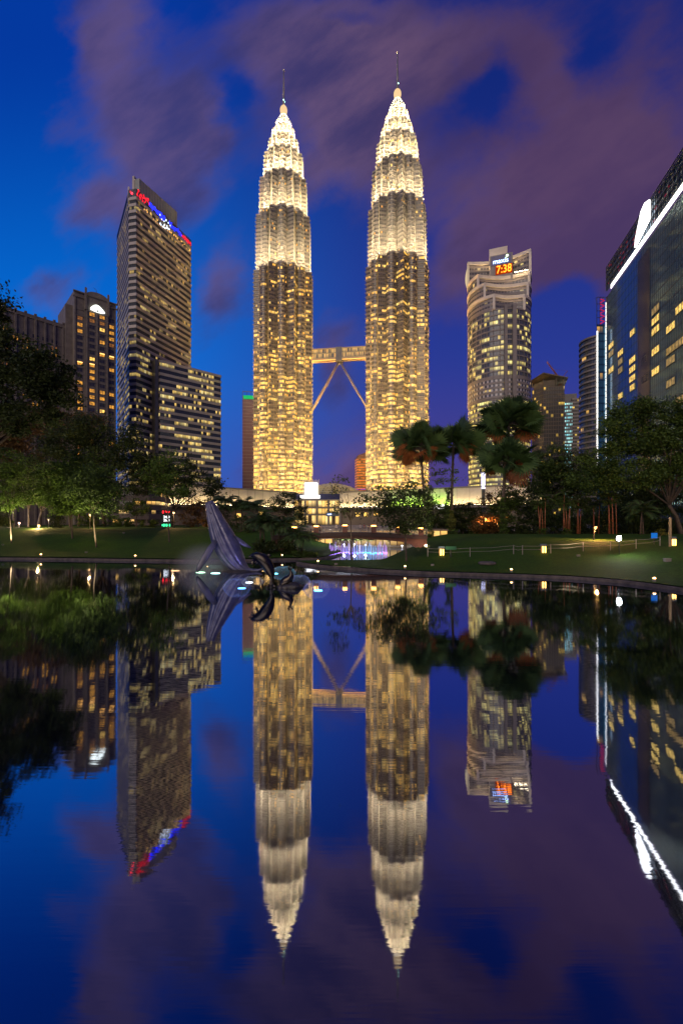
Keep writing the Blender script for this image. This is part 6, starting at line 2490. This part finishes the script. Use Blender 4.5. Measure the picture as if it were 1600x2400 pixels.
for px, D, lab, e, mt in ((1018, 118, 'leafy tree filling the gap behind left fan palm trunk', ((1015, 1205, 36, 30), (985, 1220, 30, 24)), 'lf_mid'),
                          (1150, 112, 'warm lit bushy tree left of tallest fan palm trunk', ((1150, 1225, 34, 24), (1130, 1235, 26, 16)), 'lf_brown'),
                          (1180, 116, 'bushy green tree behind the tallest fan palm trunk', ((1180, 1205, 32, 34), (1190, 1165, 24, 26)), 'lf_mid'),
                          (1300, 122, 'dense low tree behind second red stemmed clump', ((1300, 1205, 50, 30), (1350, 1210, 40, 26)), 'lf_mid'),
                          (1470, 120, 'dense low tree behind brightest red stemmed clump', ((1465, 1205, 50, 30), (1520, 1212, 46, 26)), 'lf_mid')):
    g = at(px, D, 'R')
    tree('bushy_tree', lab, 'tree', g, E(g, D, *e), 4600, 0.44, mt, 0.16, 0.7, 80, TREES, fork=0.6)
for px, D, h, n, lab in ((1272, 101, 8.5, 4, 'red stemmed palm clump right of the tallest fan palm'), (1326, 99, 9.0, 5, 'red stemmed palm clump left of the orange post lamp'),
                         (1358, 103, 8.5, 4, 'red stemmed palm clump directly behind orange post lamp'), (1434, 97, 8.5, 5, 'brightest red stemmed palm clump above the floodlight'),
                         (1392, 106, 8, 3, 'slim red stemmed palm clump between two brighter clumps')):
    g = at(px, D, 'R')
    st = [(rng.uniform(-1.1, 1.1), rng.uniform(-0.8, 0.8), h * (0.7 + 0.35 * rng.random()), rng.uniform(-0.5, 0.5)) for _ in range(n)]
    feather_palm('red_stem_palm', lab, g, st, 2.3, 9, 'lf_mid', 'redstem', 'red stemmed palms on right lawn', 0.09, 12, 0.6)
g = at(1500, 92, 'R')
feather_palm('feather_palm', 'green arching feather palm right of the white floodlight', g, [(0, 0, 5.5, 0.4), (1.0, .5, 4.4, -0.3)], 4.0, 16, 'lf_palm', 'bark', None, 0.16, 20, 0.9)
for k in range(22):
    px = 1085 + 24 * k + rng.uniform(-6, 6)
    D = 116 + rng.uniform(-3, 10)
    w, h = rng.uniform(34, 52), rng.uniform(16, 34) if k < 6 else rng.uniform(34, 66)
    nm = ['clipped dark', 'loose dark', 'mid green', 'rounded dark'][k % 4]
    shrub(px, 0, D, w, h, ['lf_dark', 'lf_dark', 'lf_mid', 'lf_dark'][k % 4], '%s bush in the hedge row behind right lawn, %s' % (nm, 'under the fan palms' if px < 1250 else 'behind the red stemmed palms' if px < 1450 else 'near the right edge'),
          side='R', n=1500, leaf=0.42, grp='hedge row behind right lawn')
shrub(1548, 0, 88, 26, 18, 'lf_yellow', 'yellow lit shrub beside the blue signboard', side='R', n=700, leaf=0.25, grp='lit shrubs on right lawn')
for k, (px, D) in enumerate(((1062, 104), (1180, 102), (1110, 114), (1270, 99), (1330, 97), (1000, 103))):
    shrub(px, 0, D, 24, 14, 'lf_mid', 'low leafy bush at the foot of %s' % ['the middle fan palm', 'the tallest fan palm', 'the small round tree', 'first red stemmed palms', 'second red stemmed palms', 'the left fan palm'][k],
          side='R', n=500, leaf=0.3, grp='low bushes at the foot of palms')
for k, px in enumerate((795, 818, 842, 868, 912)):
    root = thing('pool_tree', 'small dark tree beyond fountain row, %s' % ['leftmost', 'second from left', 'middle one', 'second from right', 'rightmost one'][k], 'tree', Vector((X(px, 114 * K), 114 * K, 0)), 0, 'small trees beyond the fountain row')
    ell = [((0, 0, 3.0), (1.3, 1.2, 0.9))]
    pts, cl, cc = crown_points(ell, 700, 0.35, 24, 0.4)
    v, uv = leaves(pts, 0.34 * (0.6 + 0.8 * rng.random(700)), cl)
    np_mesh('crown', v, 4, M['lf_dark'], uv, root)
    b = MB()
    b.tube([(0, 0, -0.3), (0.05, 0, 1.2), (0, 0, 2.8)], [0.1, 0.08, 0.05], 6)
    b.build('trunk', M['bark'], root)

# ---- near tree at the left picture edge
D = 76
g = at(-130, D, 'L')
tree('near_tree', 'near black leafy tree hanging in from the left picture edge', 'tree', g,
     E(g, D, (70, 905, 95, 85), (10, 840, 70, 75), (120, 870, 50, 50), (60, 970, 80, 45), (-40, 760, 40, 100, 60), (-30, 690, 30, 40, 40), (140, 930, 38, 35), (-110, 850, 110, 130), (20, 1000, 40, 30)),
     26000, 0.56, 'lf_dark', 0.6, 0.85, 330, None, limbs=20, fork=0.65)
